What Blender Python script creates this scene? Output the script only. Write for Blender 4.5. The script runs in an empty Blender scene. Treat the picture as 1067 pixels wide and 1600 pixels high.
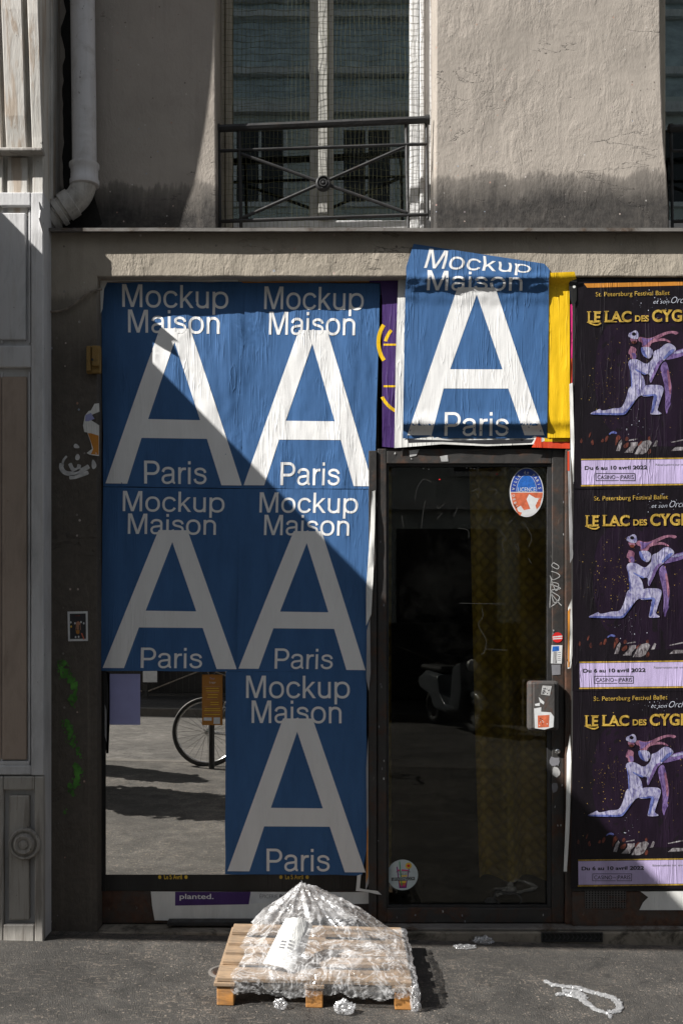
import bpy, bmesh, math, random
from mathutils import Vector, Matrix, noise
R = math.radians
random.seed(7)
scn = bpy.context.scene
COL = scn.collection

# ------------------------------------------------------------------ camera
S, D, CX, HY = 325.0, 4.8, 515.0, 944.0          # px per metre on the wall plane, camera distance, vanishing point
CH = (1470 - HY) / S                              # camera height
cam_d = bpy.data.cameras.new('camera')
cam_d.sensor_width = 36.0
cam_d.lens = 36.0 * D * S / 1600.0
cam_d.shift_x = (533.5 - CX) / 1600.0
cam_d.shift_y = (HY - 800.0) / 1600.0
cam_d.clip_start = 0.02
cam_d.clip_end = 500.0
cam = bpy.data.objects.new('camera', cam_d)
cam.location = (0, -D, CH)
cam.rotation_euler = (R(90), 0, 0)
COL.objects.link(cam)
scn.camera = cam

# ------------------------------------------------------------------ light
SUN = Vector((2.1, 1.0, -2.0))                    # direction the light travels
to_sun = -SUN.normalized()
elev = math.asin(to_sun.z)
w = bpy.data.worlds.new('World'); scn.world = w; w.use_nodes = True
wn = w.node_tree.nodes; wl = w.node_tree.links
bg = wn['Background']
sky = wn.new('ShaderNodeTexSky'); sky.sky_type = 'NISHITA'; sky.sun_disc = False
sky.sun_elevation = elev
sky.sun_rotation = math.atan2(to_sun.x, to_sun.y)
hs = wn.new('ShaderNodeHueSaturation'); hs.inputs['Saturation'].default_value = 0.32
wl.new(sky.outputs[0], hs.inputs['Color']); wl.new(hs.outputs[0], bg.inputs['Color'])
bg.inputs['Strength'].default_value = 0.06
sun_d = bpy.data.lights.new('sun', 'SUN'); sun_d.energy = 4.6; sun_d.angle = R(0.5); sun_d.color = (1.0, 0.965, 0.91)
sun = bpy.data.objects.new('sun', sun_d); sun.rotation_euler = SUN.to_track_quat('-Z', 'Y').to_euler()
sun.location = (-8, -5, 10); COL.objects.link(sun)
scn.view_settings.view_transform = 'Standard'
scn.view_settings.look = 'None'
scn.view_settings.exposure = 1.03
scn.view_settings.gamma = 1.0
scn.cycles.use_denoising = True
scn.cycles.max_bounces = 10
scn.cycles.transparent_max_bounces = 24
scn.cycles.caustics_reflective = False
scn.cycles.caustics_refractive = False

# ------------------------------------------------------------------ coordinates
def W(px, py, y=0.0):
    """photo measure -> world point at depth y (wall plane y = 0, into the wall positive)"""
    k = (D + y) / D / S
    return Vector(((px - CX) * k, y, CH - (py - HY) * k))
def WX(px, y=0.0): return W(px, 0, y).x
def WZ(py, y=0.0): return W(0, py, y).z
GS, GZ = .022, .018                               # the street falls gently to the right
def zg(x): return GZ - GS * x
def G(px, py):
    k = (CH - GZ) / ((py - HY) - GS * (px - CX))
    x = (px - CX) * k
    return Vector((x, k * S * D - D, zg(x)))

# ------------------------------------------------------------------ materials
MATS = {}
class NT:
    def __init__(s, name):
        s.m = bpy.data.materials.new(name); s.m.use_nodes = True
        s.n = s.m.node_tree.nodes; s.l = s.m.node_tree.links
        s.p = s.n['Principled BSDF']; s.out = s.n['Material Output']
        s.geo = s.n.new('ShaderNodeNewGeometry')
        MATS[name] = s.m
    def link(s, a, b): s.l.new(a, b)
    def val(s, sock, v):
        if isinstance(v, (int, float)): sock.default_value = v
        elif isinstance(v, (tuple, list)):
            sock.default_value = tuple(v) + ((1.0,) if len(v) == 3 and len(sock.default_value) == 4 else ())
        else: s.l.new(v, sock)
    def pos(s, scale=(1, 1, 1), off=(0, 0, 0), rot=(0, 0, 0)):
        mp = s.n.new('ShaderNodeMapping'); mp.inputs['Scale'].default_value = scale
        mp.inputs['Location'].default_value = off; mp.inputs['Rotation'].default_value = rot
        s.l.new(s.geo.outputs['Position'], mp.inputs['Vector']); return mp.outputs[0]
    def noise(s, scale=5, detail=4, rough=.55, dist=0, sc=(1, 1, 1), off=(0, 0, 0), rot=(0, 0, 0)):
        t = s.n.new('ShaderNodeTexNoise'); t.inputs['Scale'].default_value = scale
        t.inputs['Detail'].default_value = detail; t.inputs['Roughness'].default_value = rough
        t.inputs['Distortion'].default_value = dist
        s.l.new(s.pos(sc, off, rot), t.inputs['Vector']); return t.outputs[0]
    def vor(s, scale=50, feature='F1', sc=(1, 1, 1), out=0, rnd=1.0, off=(0, 0, 0), rot=(0, 0, 0)):
        t = s.n.new('ShaderNodeTexVoronoi'); t.feature = feature; t.inputs['Scale'].default_value = scale
        t.inputs['Randomness'].default_value = rnd
        s.l.new(s.pos(sc, off, rot), t.inputs['Vector']); return t.outputs[out]
    def ramp(s, fac, stops, interp='LINEAR'):
        r = s.n.new('ShaderNodeValToRGB'); r.color_ramp.interpolation = interp
        el = r.color_ramp.elements
        while len(el) < len(stops): el.new(0.5)
        for e, (p, c) in zip(el, stops):
            e.position = p; e.color = (c, c, c, 1) if isinstance(c, (int, float)) else (tuple(c) + (1,))
        s.val(r.inputs[0], fac); return r.outputs[0]
    def mix(s, fac, a, b, blend='MIX'):
        x = s.n.new('ShaderNodeMix'); x.data_type = 'RGBA'; x.blend_type = blend
        s.val(x.inputs[0], fac); s.val(x.inputs[6], a); s.val(x.inputs[7], b); return x.outputs[2]
    def math(s, op, a, b=0.0, c=0.0):
        x = s.n.new('ShaderNodeMath'); x.operation = op
        s.val(x.inputs[0], a); s.val(x.inputs[1], b); s.val(x.inputs[2], c); return x.outputs[0]
    def z(s):
        x = s.n.new('ShaderNodeSeparateXYZ'); s.l.new(s.geo.outputs['Position'], x.inputs[0]); return x.outputs
    def bump(s, h, strength=.5, dist=.01, nrm=None):
        b = s.n.new('ShaderNodeBump'); b.inputs['Strength'].default_value = strength
        b.inputs['Distance'].default_value = dist; s.l.new(h, b.inputs['Height'])
        if nrm is not None: s.l.new(nrm, b.inputs['Normal'])
        return b.outputs[0]
    def fin(s, color, rough=.8, normal=None, metal=0.0, spec=None):
        s.val(s.p.inputs['Base Color'], color); s.val(s.p.inputs['Roughness'], rough)
        s.p.inputs['Metallic'].default_value = metal
        if spec is not None: s.p.inputs['Specular IOR Level'].default_value = spec
        if normal is not None: s.l.new(normal, s.p.inputs['Normal'])
        return s.m

def simple(name, c, rough=.7, var=.25, scale=18, bump=.15, bscale=60, metal=0.0, spec=None, sc=(1, 1, 1)):
    """paint-like surface: tone wanders a little, fine relief"""
    t = NT(name)
    n = t.noise(scale, 5, .6, sc=sc)
    lo = tuple(x * (1 - var) for x in c); hi = tuple(min(1, x * (1 + var)) for x in c)
    colr = t.ramp(n, [(.3, lo), (.7, hi)])
    b = t.bump(t.noise(bscale, 4, .6, sc=sc), bump, .004)
    return t.fin(colr, rough, b, metal, spec)

def plaster(name, c, dark, stain_z=None, stain_h=.12, bump=.9, chips=True, dirt=.5, dense=False):
    t = NT(name)
    big = t.noise(2.2, 6, .6, .4)
    mid = t.noise(14, 6, .65)
    col = t.ramp(big, [(.3, tuple(x * .84 for x in c)), (.52, c), (.75, tuple(min(1, x * 1.08) for x in c))])
    col = t.mix(t.ramp(mid, [(.35, .0), (.8, .22)]), col, tuple(x * .72 for x in c))
    streak = t.noise(9, 5, .6, .2, sc=(1.6, 1, .16))
    col = t.mix(t.ramp(streak, [(.5, 0.0), (.8, dirt * .5)]), col, tuple(x * .6 for x in c))
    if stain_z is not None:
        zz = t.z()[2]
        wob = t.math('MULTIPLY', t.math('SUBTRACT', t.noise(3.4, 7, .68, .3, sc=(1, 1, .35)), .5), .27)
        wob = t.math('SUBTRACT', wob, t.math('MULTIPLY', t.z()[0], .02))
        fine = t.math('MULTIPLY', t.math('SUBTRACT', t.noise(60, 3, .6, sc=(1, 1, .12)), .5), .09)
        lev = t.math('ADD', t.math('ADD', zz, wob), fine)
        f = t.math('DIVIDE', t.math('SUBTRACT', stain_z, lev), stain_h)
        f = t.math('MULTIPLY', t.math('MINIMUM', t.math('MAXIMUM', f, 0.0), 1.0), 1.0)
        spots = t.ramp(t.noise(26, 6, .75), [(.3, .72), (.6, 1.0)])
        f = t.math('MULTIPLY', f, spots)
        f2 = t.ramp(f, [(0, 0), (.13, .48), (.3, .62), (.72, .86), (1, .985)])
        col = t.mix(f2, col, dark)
    if chips:
        v = t.vor(30, 'F1', (1, 1, .9))
        pick = t.vor(30, 'F1', (1, 1, .9), out=1)
        cs = t.n.new('ShaderNodeSeparateColor'); t.link(pick, cs.inputs[0])
        m = t.math('MULTIPLY', t.math('LESS_THAN', v, t.math('MULTIPLY_ADD', cs.outputs[1], .14, .03)), t.math('GREATER_THAN', cs.outputs[0], .6))
        col = t.mix(t.math('MULTIPLY', m, .75), col, t.ramp(cs.outputs[2], [(.2, (.1, .08, .07)), (.5, (.62, .6, .58)), (.8, (.4, .2, .13)), (.95, (.3, .36, .45))]))
    # grainy, trowelled relief
    h1 = t.noise(120, 5, .66, .2, sc=(1, 1, .42))
    h2 = t.noise(6, 4, .5, sc=(1, 1, .8))
    cn = t.noise(1.5, 7, .62, .3, off=(2.2, 0, 1.3), sc=(.55, 1, 1.5))
    h3 = t.ramp(t.math('ABSOLUTE', t.math('SUBTRACT', cn, .47)), [(0, 0), (.0035, 1)])
    crackmask = t.ramp(t.noise(1.9, 3, .5, off=(3, 1, 2)), [(.53, 0), (.6, 1)])
    crack = t.math('MULTIPLY', t.math('SUBTRACT', 1.0, h3), crackmask)
    col = t.mix(t.math('MULTIPLY', crack, .55), col, dark)
    patch = t.ramp(t.noise(2.6, 4, .6, .6, off=(6, 2, 3)), [(.36, .25), (.62, 1.0)])
    trowel = t.ramp(t.noise(13, 3, .5, .9, sc=(1, 1, .45), off=(1, 8, 4)), [(.42, 0), (.6, 1)])
    h = t.math('ADD', t.math('MULTIPLY', t.math('ADD', t.math('MULTIPLY', h1, .75), t.math('MULTIPLY', trowel, .35)), patch), t.math('MULTIPLY', h2, 1.3))
    h = t.math('ADD', h, t.math('MULTIPLY', crack, -.6))
    runs = t.ramp(t.noise(1.0, 5, .6, .2, sc=(17, 1, .7), off=(3, 3, 8)), [(.56, 0), (.72, .32)])
    col = t.mix(runs, col, tuple(x * .62 for x in c))
    return t.fin(col, .92, t.bump(h, bump, .011), spec=.25)

def paper(name, c, rough=.55, crease=.55, spec=.35, streak=.12, fleck=0.0, tone=None):
    """pasted paper: long vertical creases as relief, ink slightly uneven"""
    t = NT(name)
    n = t.noise(6, 5, .6, sc=(2.4, 1, .6))
    col = t.ramp(n, [(.3, tuple(x * (1 - streak) for x in c)), (.7, tuple(min(1, x * (1 + streak * .6)) for x in c))])
    if fleck:
        v = t.noise(140, 2, .5, sc=(1, 1, .3)); col = t.mix(t.ramp(v, [(.66, 0), (.72, fleck)]), col, (.6, .58, .56))
    if tone:
        v = t.noise(46, 5, .62, .5, sc=(1.5, 1, .8)); col = t.mix(t.ramp(v, [(.36, 0), (.62, 1)]), tone, col)
    a = t.noise(1.0, 2, .5, .5, sc=(38, 20, 3.4))
    r1 = t.math('ABSOLUTE', t.math('SUBTRACT', a, .5))
    ridge = t.ramp(r1, [(0, 1), (.035, .3), (.13, 0)])
    mask = t.ramp(t.noise(7, 3, .5, sc=(1, 1, .5), off=(4, 2, 7)), [(.44, .06), (.66, 1)])
    b = t.noise(1.0, 3, .55, .3, sc=(110, 30, 9), off=(2, 2, 2))
    c2 = t.noise(3.0, 3, .5, .4, sc=(3, 1, 1.1), off=(9, 1, 4))
    h = t.math('ADD', t.math('ADD', t.math('MULTIPLY', t.math('MULTIPLY', ridge, mask), .8), t.math('MULTIPLY', b, .2)), t.math('MULTIPLY', c2, 1.6))
    return t.fin(col, rough, t.bump(h, crease, .0055), spec=spec)

M = MATS
plaster('plaster_upper', (.385, .345, .305), (.038, .036, .035), stain_z=WZ(279, .12), stain_h=.16, bump=.5, dirt=.25)
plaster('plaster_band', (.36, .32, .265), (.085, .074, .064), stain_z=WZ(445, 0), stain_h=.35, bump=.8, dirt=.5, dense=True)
plaster('plaster_pier', (.12, .105, .09), (.04, .036, .033), bump=.6, chips=False, dirt=.9)
plaster('neighbour_plaster', (.5, .48, .44), (.15, .14, .13), bump=.5, chips=False)
plaster('opposite_plaster', (.58, .62, .60), (.2, .2, .19), bump=.2, chips=False)

def asphalt(name, base, fl, fleck_amt):
    """worn mastic asphalt: dark binder, pale aggregate showing where feet have rubbed it"""
    t = NT(name)
    big = t.noise(1.3, 6, .62, .5)
    mid = t.noise(6, 7, .72, .4)
    worn = t.math('ADD', t.math('MULTIPLY', mid, .65), t.math('MULTIPLY', big, .45))
    col = t.ramp(worn, [(.38, tuple(x * .42 for x in base)), (.55, base), (.72, tuple(x * 1.7 for x in base))])
    for sc_, thr, seed in ((84, .42, 0), (160, .5, 5)):
        v = t.vor(sc_, 'F1', off=(seed, seed, 0)); pick = t.vor(sc_, 'F1', out=1, off=(seed, seed, 0))
        cs = t.n.new('ShaderNodeSeparateColor'); t.link(pick, cs.inputs[0])
        dens = t.ramp(worn, [(.4, .97), (.56, .78), (.72, .3)])
        m = t.math('MULTIPLY', t.math('LESS_THAN', v, t.math('MULTIPLY_ADD', cs.outputs[1], thr, .12)), t.math('GREATER_THAN', cs.outputs[0], dens))
        col = t.mix(t.math('MULTIPLY', m, fleck_amt), col, t.ramp(cs.outputs[2], [(.05, tuple(x * .4 for x in fl)), (.6, fl), (.97, tuple(min(1, x * 1.5) for x in fl))]))
    # flaked, scored skin with the paler layer under it
    ang = t.noise(1.0, 3, .6, .4, sc=(20, 62, 1), rot=(0, 0, R(26)))
    ang2 = t.noise(1.0, 3, .6, .4, sc=(58, 22, 1), rot=(0, 0, R(-18)), off=(3, 1, 0))
    sm = t.ramp(t.noise(1.9, 5, .65, .3, off=(1, 7, 0)), [(.46, 0), (.58, 1)])
    f = t.math('MULTIPLY', t.math('MAXIMUM', t.ramp(ang, [(.585, 0), (.61, 1)]), t.ramp(ang2, [(.62, 0), (.64, 1)])), sm)
    col = t.mix(t.math('MULTIPLY', f, .75), col, tuple(x * .95 for x in fl))
    stain = t.ramp(t.noise(1.1, 6, .68, .6, off=(5, 9, 0)), [(.44, 0), (.62, .6)])
    col = t.mix(stain, col, tuple(x * .5 for x in base))
    spots = t.ramp(t.noise(3.1, 4, .6, off=(8, 3, 0)), [(.62, 0), (.66, .6)])
    col = t.mix(spots, col, tuple(x * .3 for x in base))
    cn = t.noise(.9, 7, .6, .3, off=(4.4, 1.7, 0))
    crack = t.math('MULTIPLY', t.ramp(t.math('ABSOLUTE', t.math('SUBTRACT', cn, .5)), [(0, 1), (.0035, 0)]), t.ramp(t.noise(1.2, 3, .5, off=(2, 2, 0)), [(.48, 0), (.56, 1)]))
    col = t.mix(t.math('MULTIPLY', crack, .8), col, (.012, .011, .01))
    yy = t.z()[1]
    near = t.math('MAXIMUM', t.math('SUBTRACT', 1.0, t.math('DIVIDE', t.math('ABSOLUTE', t.math('ADD', yy, .02)), .12)), 0.0)
    grit = t.math('MULTIPLY', near, t.ramp(t.noise(24, 6, .7, .3), [(.42, 0), (.62, .8)]))
    col = t.mix(grit, col, tuple(x * .9 for x in fl))
    g = t.vor(210, 'F1')
    h = t.math('ADD', t.math('ADD', t.math('MULTIPLY', t.noise(110, 4, .7), 1.1), t.math('MULTIPLY', g, -.6)), t.math('ADD', t.math('MULTIPLY', mid, 1.4), t.math('MULTIPLY', f, .5)))
    return t.fin(col, t.ramp(mid, [(.3, .85), (.7, .62)]), t.bump(h, .9, .008), spec=.5)
asphalt('pavement_asphalt', (.060, .056, .051), (.205, .172, .142), .75)
asphalt('shaded_asphalt', (.02, .019, .018), (.05, .045, .04), .4)  # far pavement's copy, its shade darkened into the colour
asphalt('road_asphalt', (.085, .08, .075), (.2, .18, .16), .5)

def painted_wood(name, c, under, wear=.5, rough=.6):
    t = NT(name)
    grain = t.noise(3.2, 6, .65, .6, sc=(9, 9, .55))
    n = t.noise(3, 4, .6)
    col = t.ramp(n, [(.3, tuple(x * .86 for x in c)), (.7, c)])
    f = t.math('MULTIPLY', t.ramp(grain, [(.56 - .1 * wear, 0), (.66 - .1 * wear, 1)]), wear)
    col = t.mix(f, col, under)
    grime = t.ramp(t.noise(7, 6, .7, .4, sc=(1.5, 1, .4), off=(5, 3, 1)), [(.48, 0), (.8, .7)])
    col = t.mix(t.math('MULTIPLY', grime, .8), col, tuple(x * .3 for x in c))
    pits = t.ramp(t.noise(55, 3, .6, sc=(1, 1, .5)), [(.7, 0), (.74, .8)])
    col = t.mix(pits, col, (.06, .05, .045))
    return t.fin(col, rough, t.bump(t.math('ADD', grain, t.math('MULTIPLY', t.noise(40, 4, .6, sc=(1, 1, .3)), .5)), .5, .006))
painted_wood('weathered_paint', (.6, .58, .54), (.36, .27, .19), .75)
painted_wood('white_paint', (.56, .56, .57), (.4, .37, .33), .28)
painted_wood('pink_panel', (.38, .30, .245), (.3, .25, .2), .25)
painted_wood('dirty_paint', (.38, .36, .33), (.12, .1, .085), .55)
painted_wood('frame_paint', (.52, .47, .38), (.35, .28, .2), .3)
painted_wood('frame_grey', (.42, .41, .38), (.4, .38, .35), .15)
painted_wood('frame_white', (.72, .72, .72), (.5, .48, .45), .15)

def rusty(name, c, rust=(.085, .04, .022), amt=.5, rough=.5, metal=.0):
    t = NT(name)
    n = t.noise(8, 7, .72, .5)
    n2 = t.noise(3, 5, .6, .3, off=(3, 1, 5))
    col = t.ramp(n2, [(.3, tuple(x * .5 for x in c)), (.7, tuple(x * 1.35 for x in c))])
    f = t.ramp(n, [(.62 - .25 * amt, 0), (.74 - .2 * amt, 1)])
    col = t.mix(f, col, t.ramp(t.noise(35, 4, .6), [(.3, tuple(x * .4 for x in rust)), (.7, rust)]))
    sc_ = t.ramp(t.noise(30, 5, .7, sc=(1, 1, .35), off=(7, 7, 1)), [(.66, 0), (.72, .7)])
    col = t.mix(sc_, col, (.2, .19, .17))
    return t.fin(col, t.ramp(n, [(.4, rough), (.7, .9)]), t.bump(n, .6, .006), metal)
rusty('door_metal', (.03, .028, .027), amt=.55)
rusty('rust_plate', (.045, .035, .03), (.10, .045, .025), .75)
rusty('black_iron', (.022, .022, .023), (.045, .03, .022), .2, .45)
rusty('lock_metal', (.075, .07, .068), (.13, .05, .025), .4, .35)
rusty('zinc', (.16, .15, .14), (.1, .07, .05), .45, .5)
rusty('sill_concrete', (.24, .21, .17), (.07, .06, .045), .55, .85)
rusty('dark_board', (.02, .019, .018), (.03, .024, .02), .4, .6)
rusty('yellow_box', (.23, .14, .035), (.06, .04, .02), .35, .6)

paper('blue_ink', (.052, .130, .295), streak=.14, rough=.7, spec=.15)
paper('white_ink', (.80, .80, .80), streak=.04, rough=.7, spec=.15)
paper('paper_white', (.72, .72, .70), streak=.12)
paper('paper_grey', (.33, .33, .34), streak=.2)
paper('paper_black', (.018, .018, .018), rough=.45, streak=.3)
paper('yellow_ink', (.80, .50, .008), streak=.08)
paper('purple_ink', (.06, .025, .14), rough=.5, streak=.2)
paper('red_ink', (.62, .06, .02), streak=.15)
paper('orange_ink', (.55, .22, .03), streak=.15)
paper('magenta_ink', (.6, .02, .18), streak=.15)
paper('show_black', (.008, .0055, .009), rough=.45, crease=.5, streak=.4, spec=.3)
paper('show_purple', (.0125, .006, .016), rough=.45, crease=.5, streak=.5, spec=.3)
paper('show_gold', (.60, .40, .08), tone=(.30, .19, .03), rough=.4, crease=.5, streak=.35)
paper('show_lavender', (.50, .42, .66), rough=.4, crease=.6, streak=.2)
paper('show_white', (.44, .43, .58), tone=(.13, .12, .27), rough=.42, crease=.6, streak=.35)
paper('show_blue', (.16, .19, .46), tone=(.035, .045, .18), rough=.42, crease=.6, streak=.35)
paper('show_mauve', (.22, .15, .35), tone=(.06, .035, .12), rough=.42, crease=.6, streak=.4)
paper('show_pink', (.36, .17, .24), tone=(.12, .045, .09), rough=.42, crease=.6, streak=.4)
paper('show_dim', (.36, .34, .36), tone=(.04, .03, .035), rough=.42, crease=.6, streak=.6)
paper('show_red', (.16, .045, .03), tone=(.03, .012, .012), rough=.42, crease=.6, streak=.5)
paper('show_spark', (.42, .28, .07), rough=.42, crease=.4, streak=.3)
paper('show_star', (.55, .58, .68), rough=.42, crease=.4, streak=.3)
simple('sticker_lilac', (.30, .31, .56), .5, .04)
simple('sticker_brown', (.36, .15, .022), .5, .08)
simple('sticker_red', (.62, .02, .02), .45, .15)
simple('sticker_white', (.62, .63, .64), .5, .12)
simple('sticker_ice', (.52, .60, .62), .5, .1)
simple('sticker_blue', (.02, .055, .3), .45, .25, 40)
simple('sticker_deep', (.02, .12, .45), .45, .35, 60)
simple('sticker_orange', (.55, .13, .06), .5, .3, 50)
simple('sticker_green', (.02, .3, .12), .5, .1)
simple('sticker_violet', (.2, .03, .2), .5, .1)
simple('sticker_sun', (.75, .5, .05), .5, .1)
simple('ink_dark', (.02, .02, .025), .6, .1)
simple('ink_grey', (.2, .2, .22), .6, .1)
simple('spray_green', (.055, .19, .026), .7, .7, 16)
simple('spray_white', (.5, .5, .5), .7, .3, 30)
simple('scratch', (.42, .42, .42), .6, .3, 40)
simple('faint_scratch', (.035, .035, .033), .6, .5, 40)
simple('flesh', (.4, .2, .12), .6, .3)
def pvc(name, c, amt):
    t = NT(name)
    run = t.ramp(t.noise(1.0, 6, .65, .4, sc=(40, 40, 3.2)), [(.48, 0), (.75, amt)])
    spot = t.ramp(t.noise(48, 4, .7, sc=(1, 1, .6), off=(3, 1, 1)), [(.66, 0), (.71, .85)])
    patch = t.ramp(t.noise(9, 6, .7, .5), [(.5, 0), (.75, amt)])
    col = t.mix(run, c, tuple(x * .5 for x in c)); col = t.mix(patch, col, (.2, .17, .13)); col = t.mix(spot, col, (.07, .045, .03))
    t.fin(col, .45, t.bump(t.noise(30, 4, .6), .12, .004))
pvc('pvc', (.62, .61, .62), .4)
pvc('pvc_old', (.55, .53, .50), .8)
simple('moss_black', (.014, .013, .012), .95, .4, 20, .9, 50)
simple('cable_coat', (.20, .17, .14), .7, .5, 30)
simple('rubber', (.03, .03, .03), .65, .2)
simple('chrome', (.6, .6, .6), .2, .05, metal=1.0)
simple('black_paint', (.02, .02, .022), .3, .2)
simple('grey_shell', (.10, .11, .12), .25, .1)
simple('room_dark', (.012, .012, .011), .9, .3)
simple('awning_cloth', (.16, .05, .045), .9, .2)
simple('kerb_stone', (.085, .078, .07), .85, .25, 12, .4)
simple('fence_black', (.02, .02, .02), .5, .3)
simple('net_thread', (.14, .14, .07), .8, .3)
simple('slate', (.42, .48, .49), .6, .3, 3)
simple('sheer_cloth', (.62, .63, .60), .9, .1)
simple('lamp_glass', (.7, .7, .68), .12, .05)

def wood(name, c):
    t = NT(name)
    g = t.noise(6, 6, .65, 1.2, sc=(1.2, 9, 9))
    col = t.ramp(g, [(.3, tuple(x * .6 for x in c)), (.5, c), (.7, tuple(min(1, x * 1.25) for x in c))])
    d = t.ramp(t.noise(11, 5, .7), [(.46, 0), (.75, .75)])
    col = t.mix(d, col, (.15, .125, .10))
    return t.fin(col, .8, t.bump(g, .5, .004))
wood('pallet_wood', (.31, .215, .135))
wood('block_wood', (.46, .21, .055))

def curtain_mat():
    t = NT('curtain_cloth')
    zz = t.z()
    a = t.math('ADD', t.math('MULTIPLY', zz[0], 62.0), t.math('MULTIPLY', zz[2], 48.0)); b = t.math('SUBTRACT', t.math('MULTIPLY', zz[0], 62.0), t.math('MULTIPLY', zz[2], 48.0))
    q = t.math('MULTIPLY', t.math('ABSOLUTE', t.math('SINE', a)), t.math('ABSOLUTE', t.math('SINE', b)))
    n = t.noise(26, 5, .65, .6)
    col = t.mix(t.ramp(t.math('ADD', t.math('MULTIPLY', q, .5), t.math('MULTIPLY', n, .6)), [(.2, 0), (.7, 1)]), (.34, .24, .025), (.60, .43, .06))
    t.fin(col, .6, t.bump(t.math('ADD', q, n), .8, .012))
curtain_mat()

def mirror_mat():
    t = NT('mirror_glass')
    t.fin((.86, .84, .80), t.ramp(t.noise(9, 5, .6), [(.4, .0), (.9, .02)]), None, 1.0)
mirror_mat()

def glass_mat(name, tint, refl, rough=0.0, ior=1.62):
    t = NT(name); n = t.n
    tr = n.new('ShaderNodeBsdfTransparent'); tr.inputs[0].default_value = tint + (1,)
    gl = n.new('ShaderNodeBsdfGlossy'); gl.inputs['Roughness'].default_value = rough; gl.inputs[0].default_value = refl + (1,)
    fr = n.new('ShaderNodeFresnel'); fr.inputs[0].default_value = ior
    mx = n.new('ShaderNodeMixShader')
    t.link(fr.outputs[0], mx.inputs[0]); t.link(tr.outputs[0], mx.inputs[1]); t.link(gl.outputs[0], mx.inputs[2])
    df = n.new('ShaderNodeBsdfDiffuse'); df.inputs[0].default_value = (.3, .3, .28, 1)
    dust = t.ramp(t.noise(5, 6, .7, .3), [(.45, .0), (.9, .022)])
    m2 = n.new('ShaderNodeMixShader'); t.link(dust, m2.inputs[0]); t.link(mx.outputs[0], m2.inputs[1]); t.link(df.outputs[0], m2.inputs[2])
    t.link(m2.outputs[0], t.out.inputs[0])
glass_mat('door_glass', (.93, .93, .88), (.66, .66, .64), 0.0, 1.5)
glass_mat('window_glass', (.5, .58, .58), (.80, .93, .93), 0.0, 2.9)

def film_mat(name, lo, hi, gloss=.2, tone=1.0):
    t = NT(name); n = t.n
    crk = t.ramp(t.noise(5, 4, .6, .4, off=(3, 3, 3)), [(.42, 0), (.6, 1)])
    fine = t.math('ADD', t.math('MULTIPLY', t.noise(11, 4, .55, 1.8), 1.5), t.math('MULTIPLY', t.math('MULTIPLY', t.vor(55, 'DISTANCE_TO_EDGE'), crk), 1.1))
    b = t.bump(fine, .36, .014)
    tr = n.new('ShaderNodeBsdfTransparent'); tr.inputs[0].default_value = (.985, .985, .99, 1)
    gl = n.new('ShaderNodeBsdfGlossy'); gl.inputs['Roughness'].default_value = .17; gl.inputs[0].default_value = (1, 1, 1, 1); t.link(b, gl.inputs['Normal'])
    df = n.new('ShaderNodeBsdfDiffuse'); df.inputs[0].default_value = (.86 * tone, .87 * tone, .89 * tone, 1); t.link(b, df.inputs['Normal'])
    tl = n.new('ShaderNodeBsdfTranslucent'); tl.inputs[0].default_value = (.8 * tone, .81 * tone, .83 * tone, 1); t.link(b, tl.inputs['Normal'])
    m0 = n.new('ShaderNodeMixShader'); m0.inputs[0].default_value = .35; t.link(df.outputs[0], m0.inputs[1]); t.link(tl.outputs[0], m0.inputs[2])
    lw = n.new('ShaderNodeLayerWeight'); lw.inputs[0].default_value = .22; t.link(b, lw.inputs['Normal'])
    streak = t.ramp(t.math('ABSOLUTE', t.math('SUBTRACT', t.noise(9, 5, .65, 1.6), .5)), [(0, hi), (.012, hi * .6), (.045, lo)])
    streak = t.math('ADD', streak, t.ramp(t.noise(8, 4, .6, .8, off=(7, 1, 2)), [(.5, 0), (.68, hi * .55)]))
    f = t.math('ADD', streak, t.math('MULTIPLY', lw.outputs[1], hi * .55))
    m1 = n.new('ShaderNodeMixShader'); t.link(t.math('MINIMUM', f, 1.0), m1.inputs[0]); t.link(tr.outputs[0], m1.inputs[1]); t.link(m0.outputs[0], m1.inputs[2])
    m2 = n.new('ShaderNodeMixShader'); m2.inputs[0].default_value = gloss; t.link(m1.outputs[0], m2.inputs[1]); t.link(gl.outputs[0], m2.inputs[2])
    t.link(m2.outputs[0], t.out.inputs[0])
film_mat('stretch_film', .045, .6, .13)
film_mat('plastic_strip', .4, .8, .06, .55)

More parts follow.
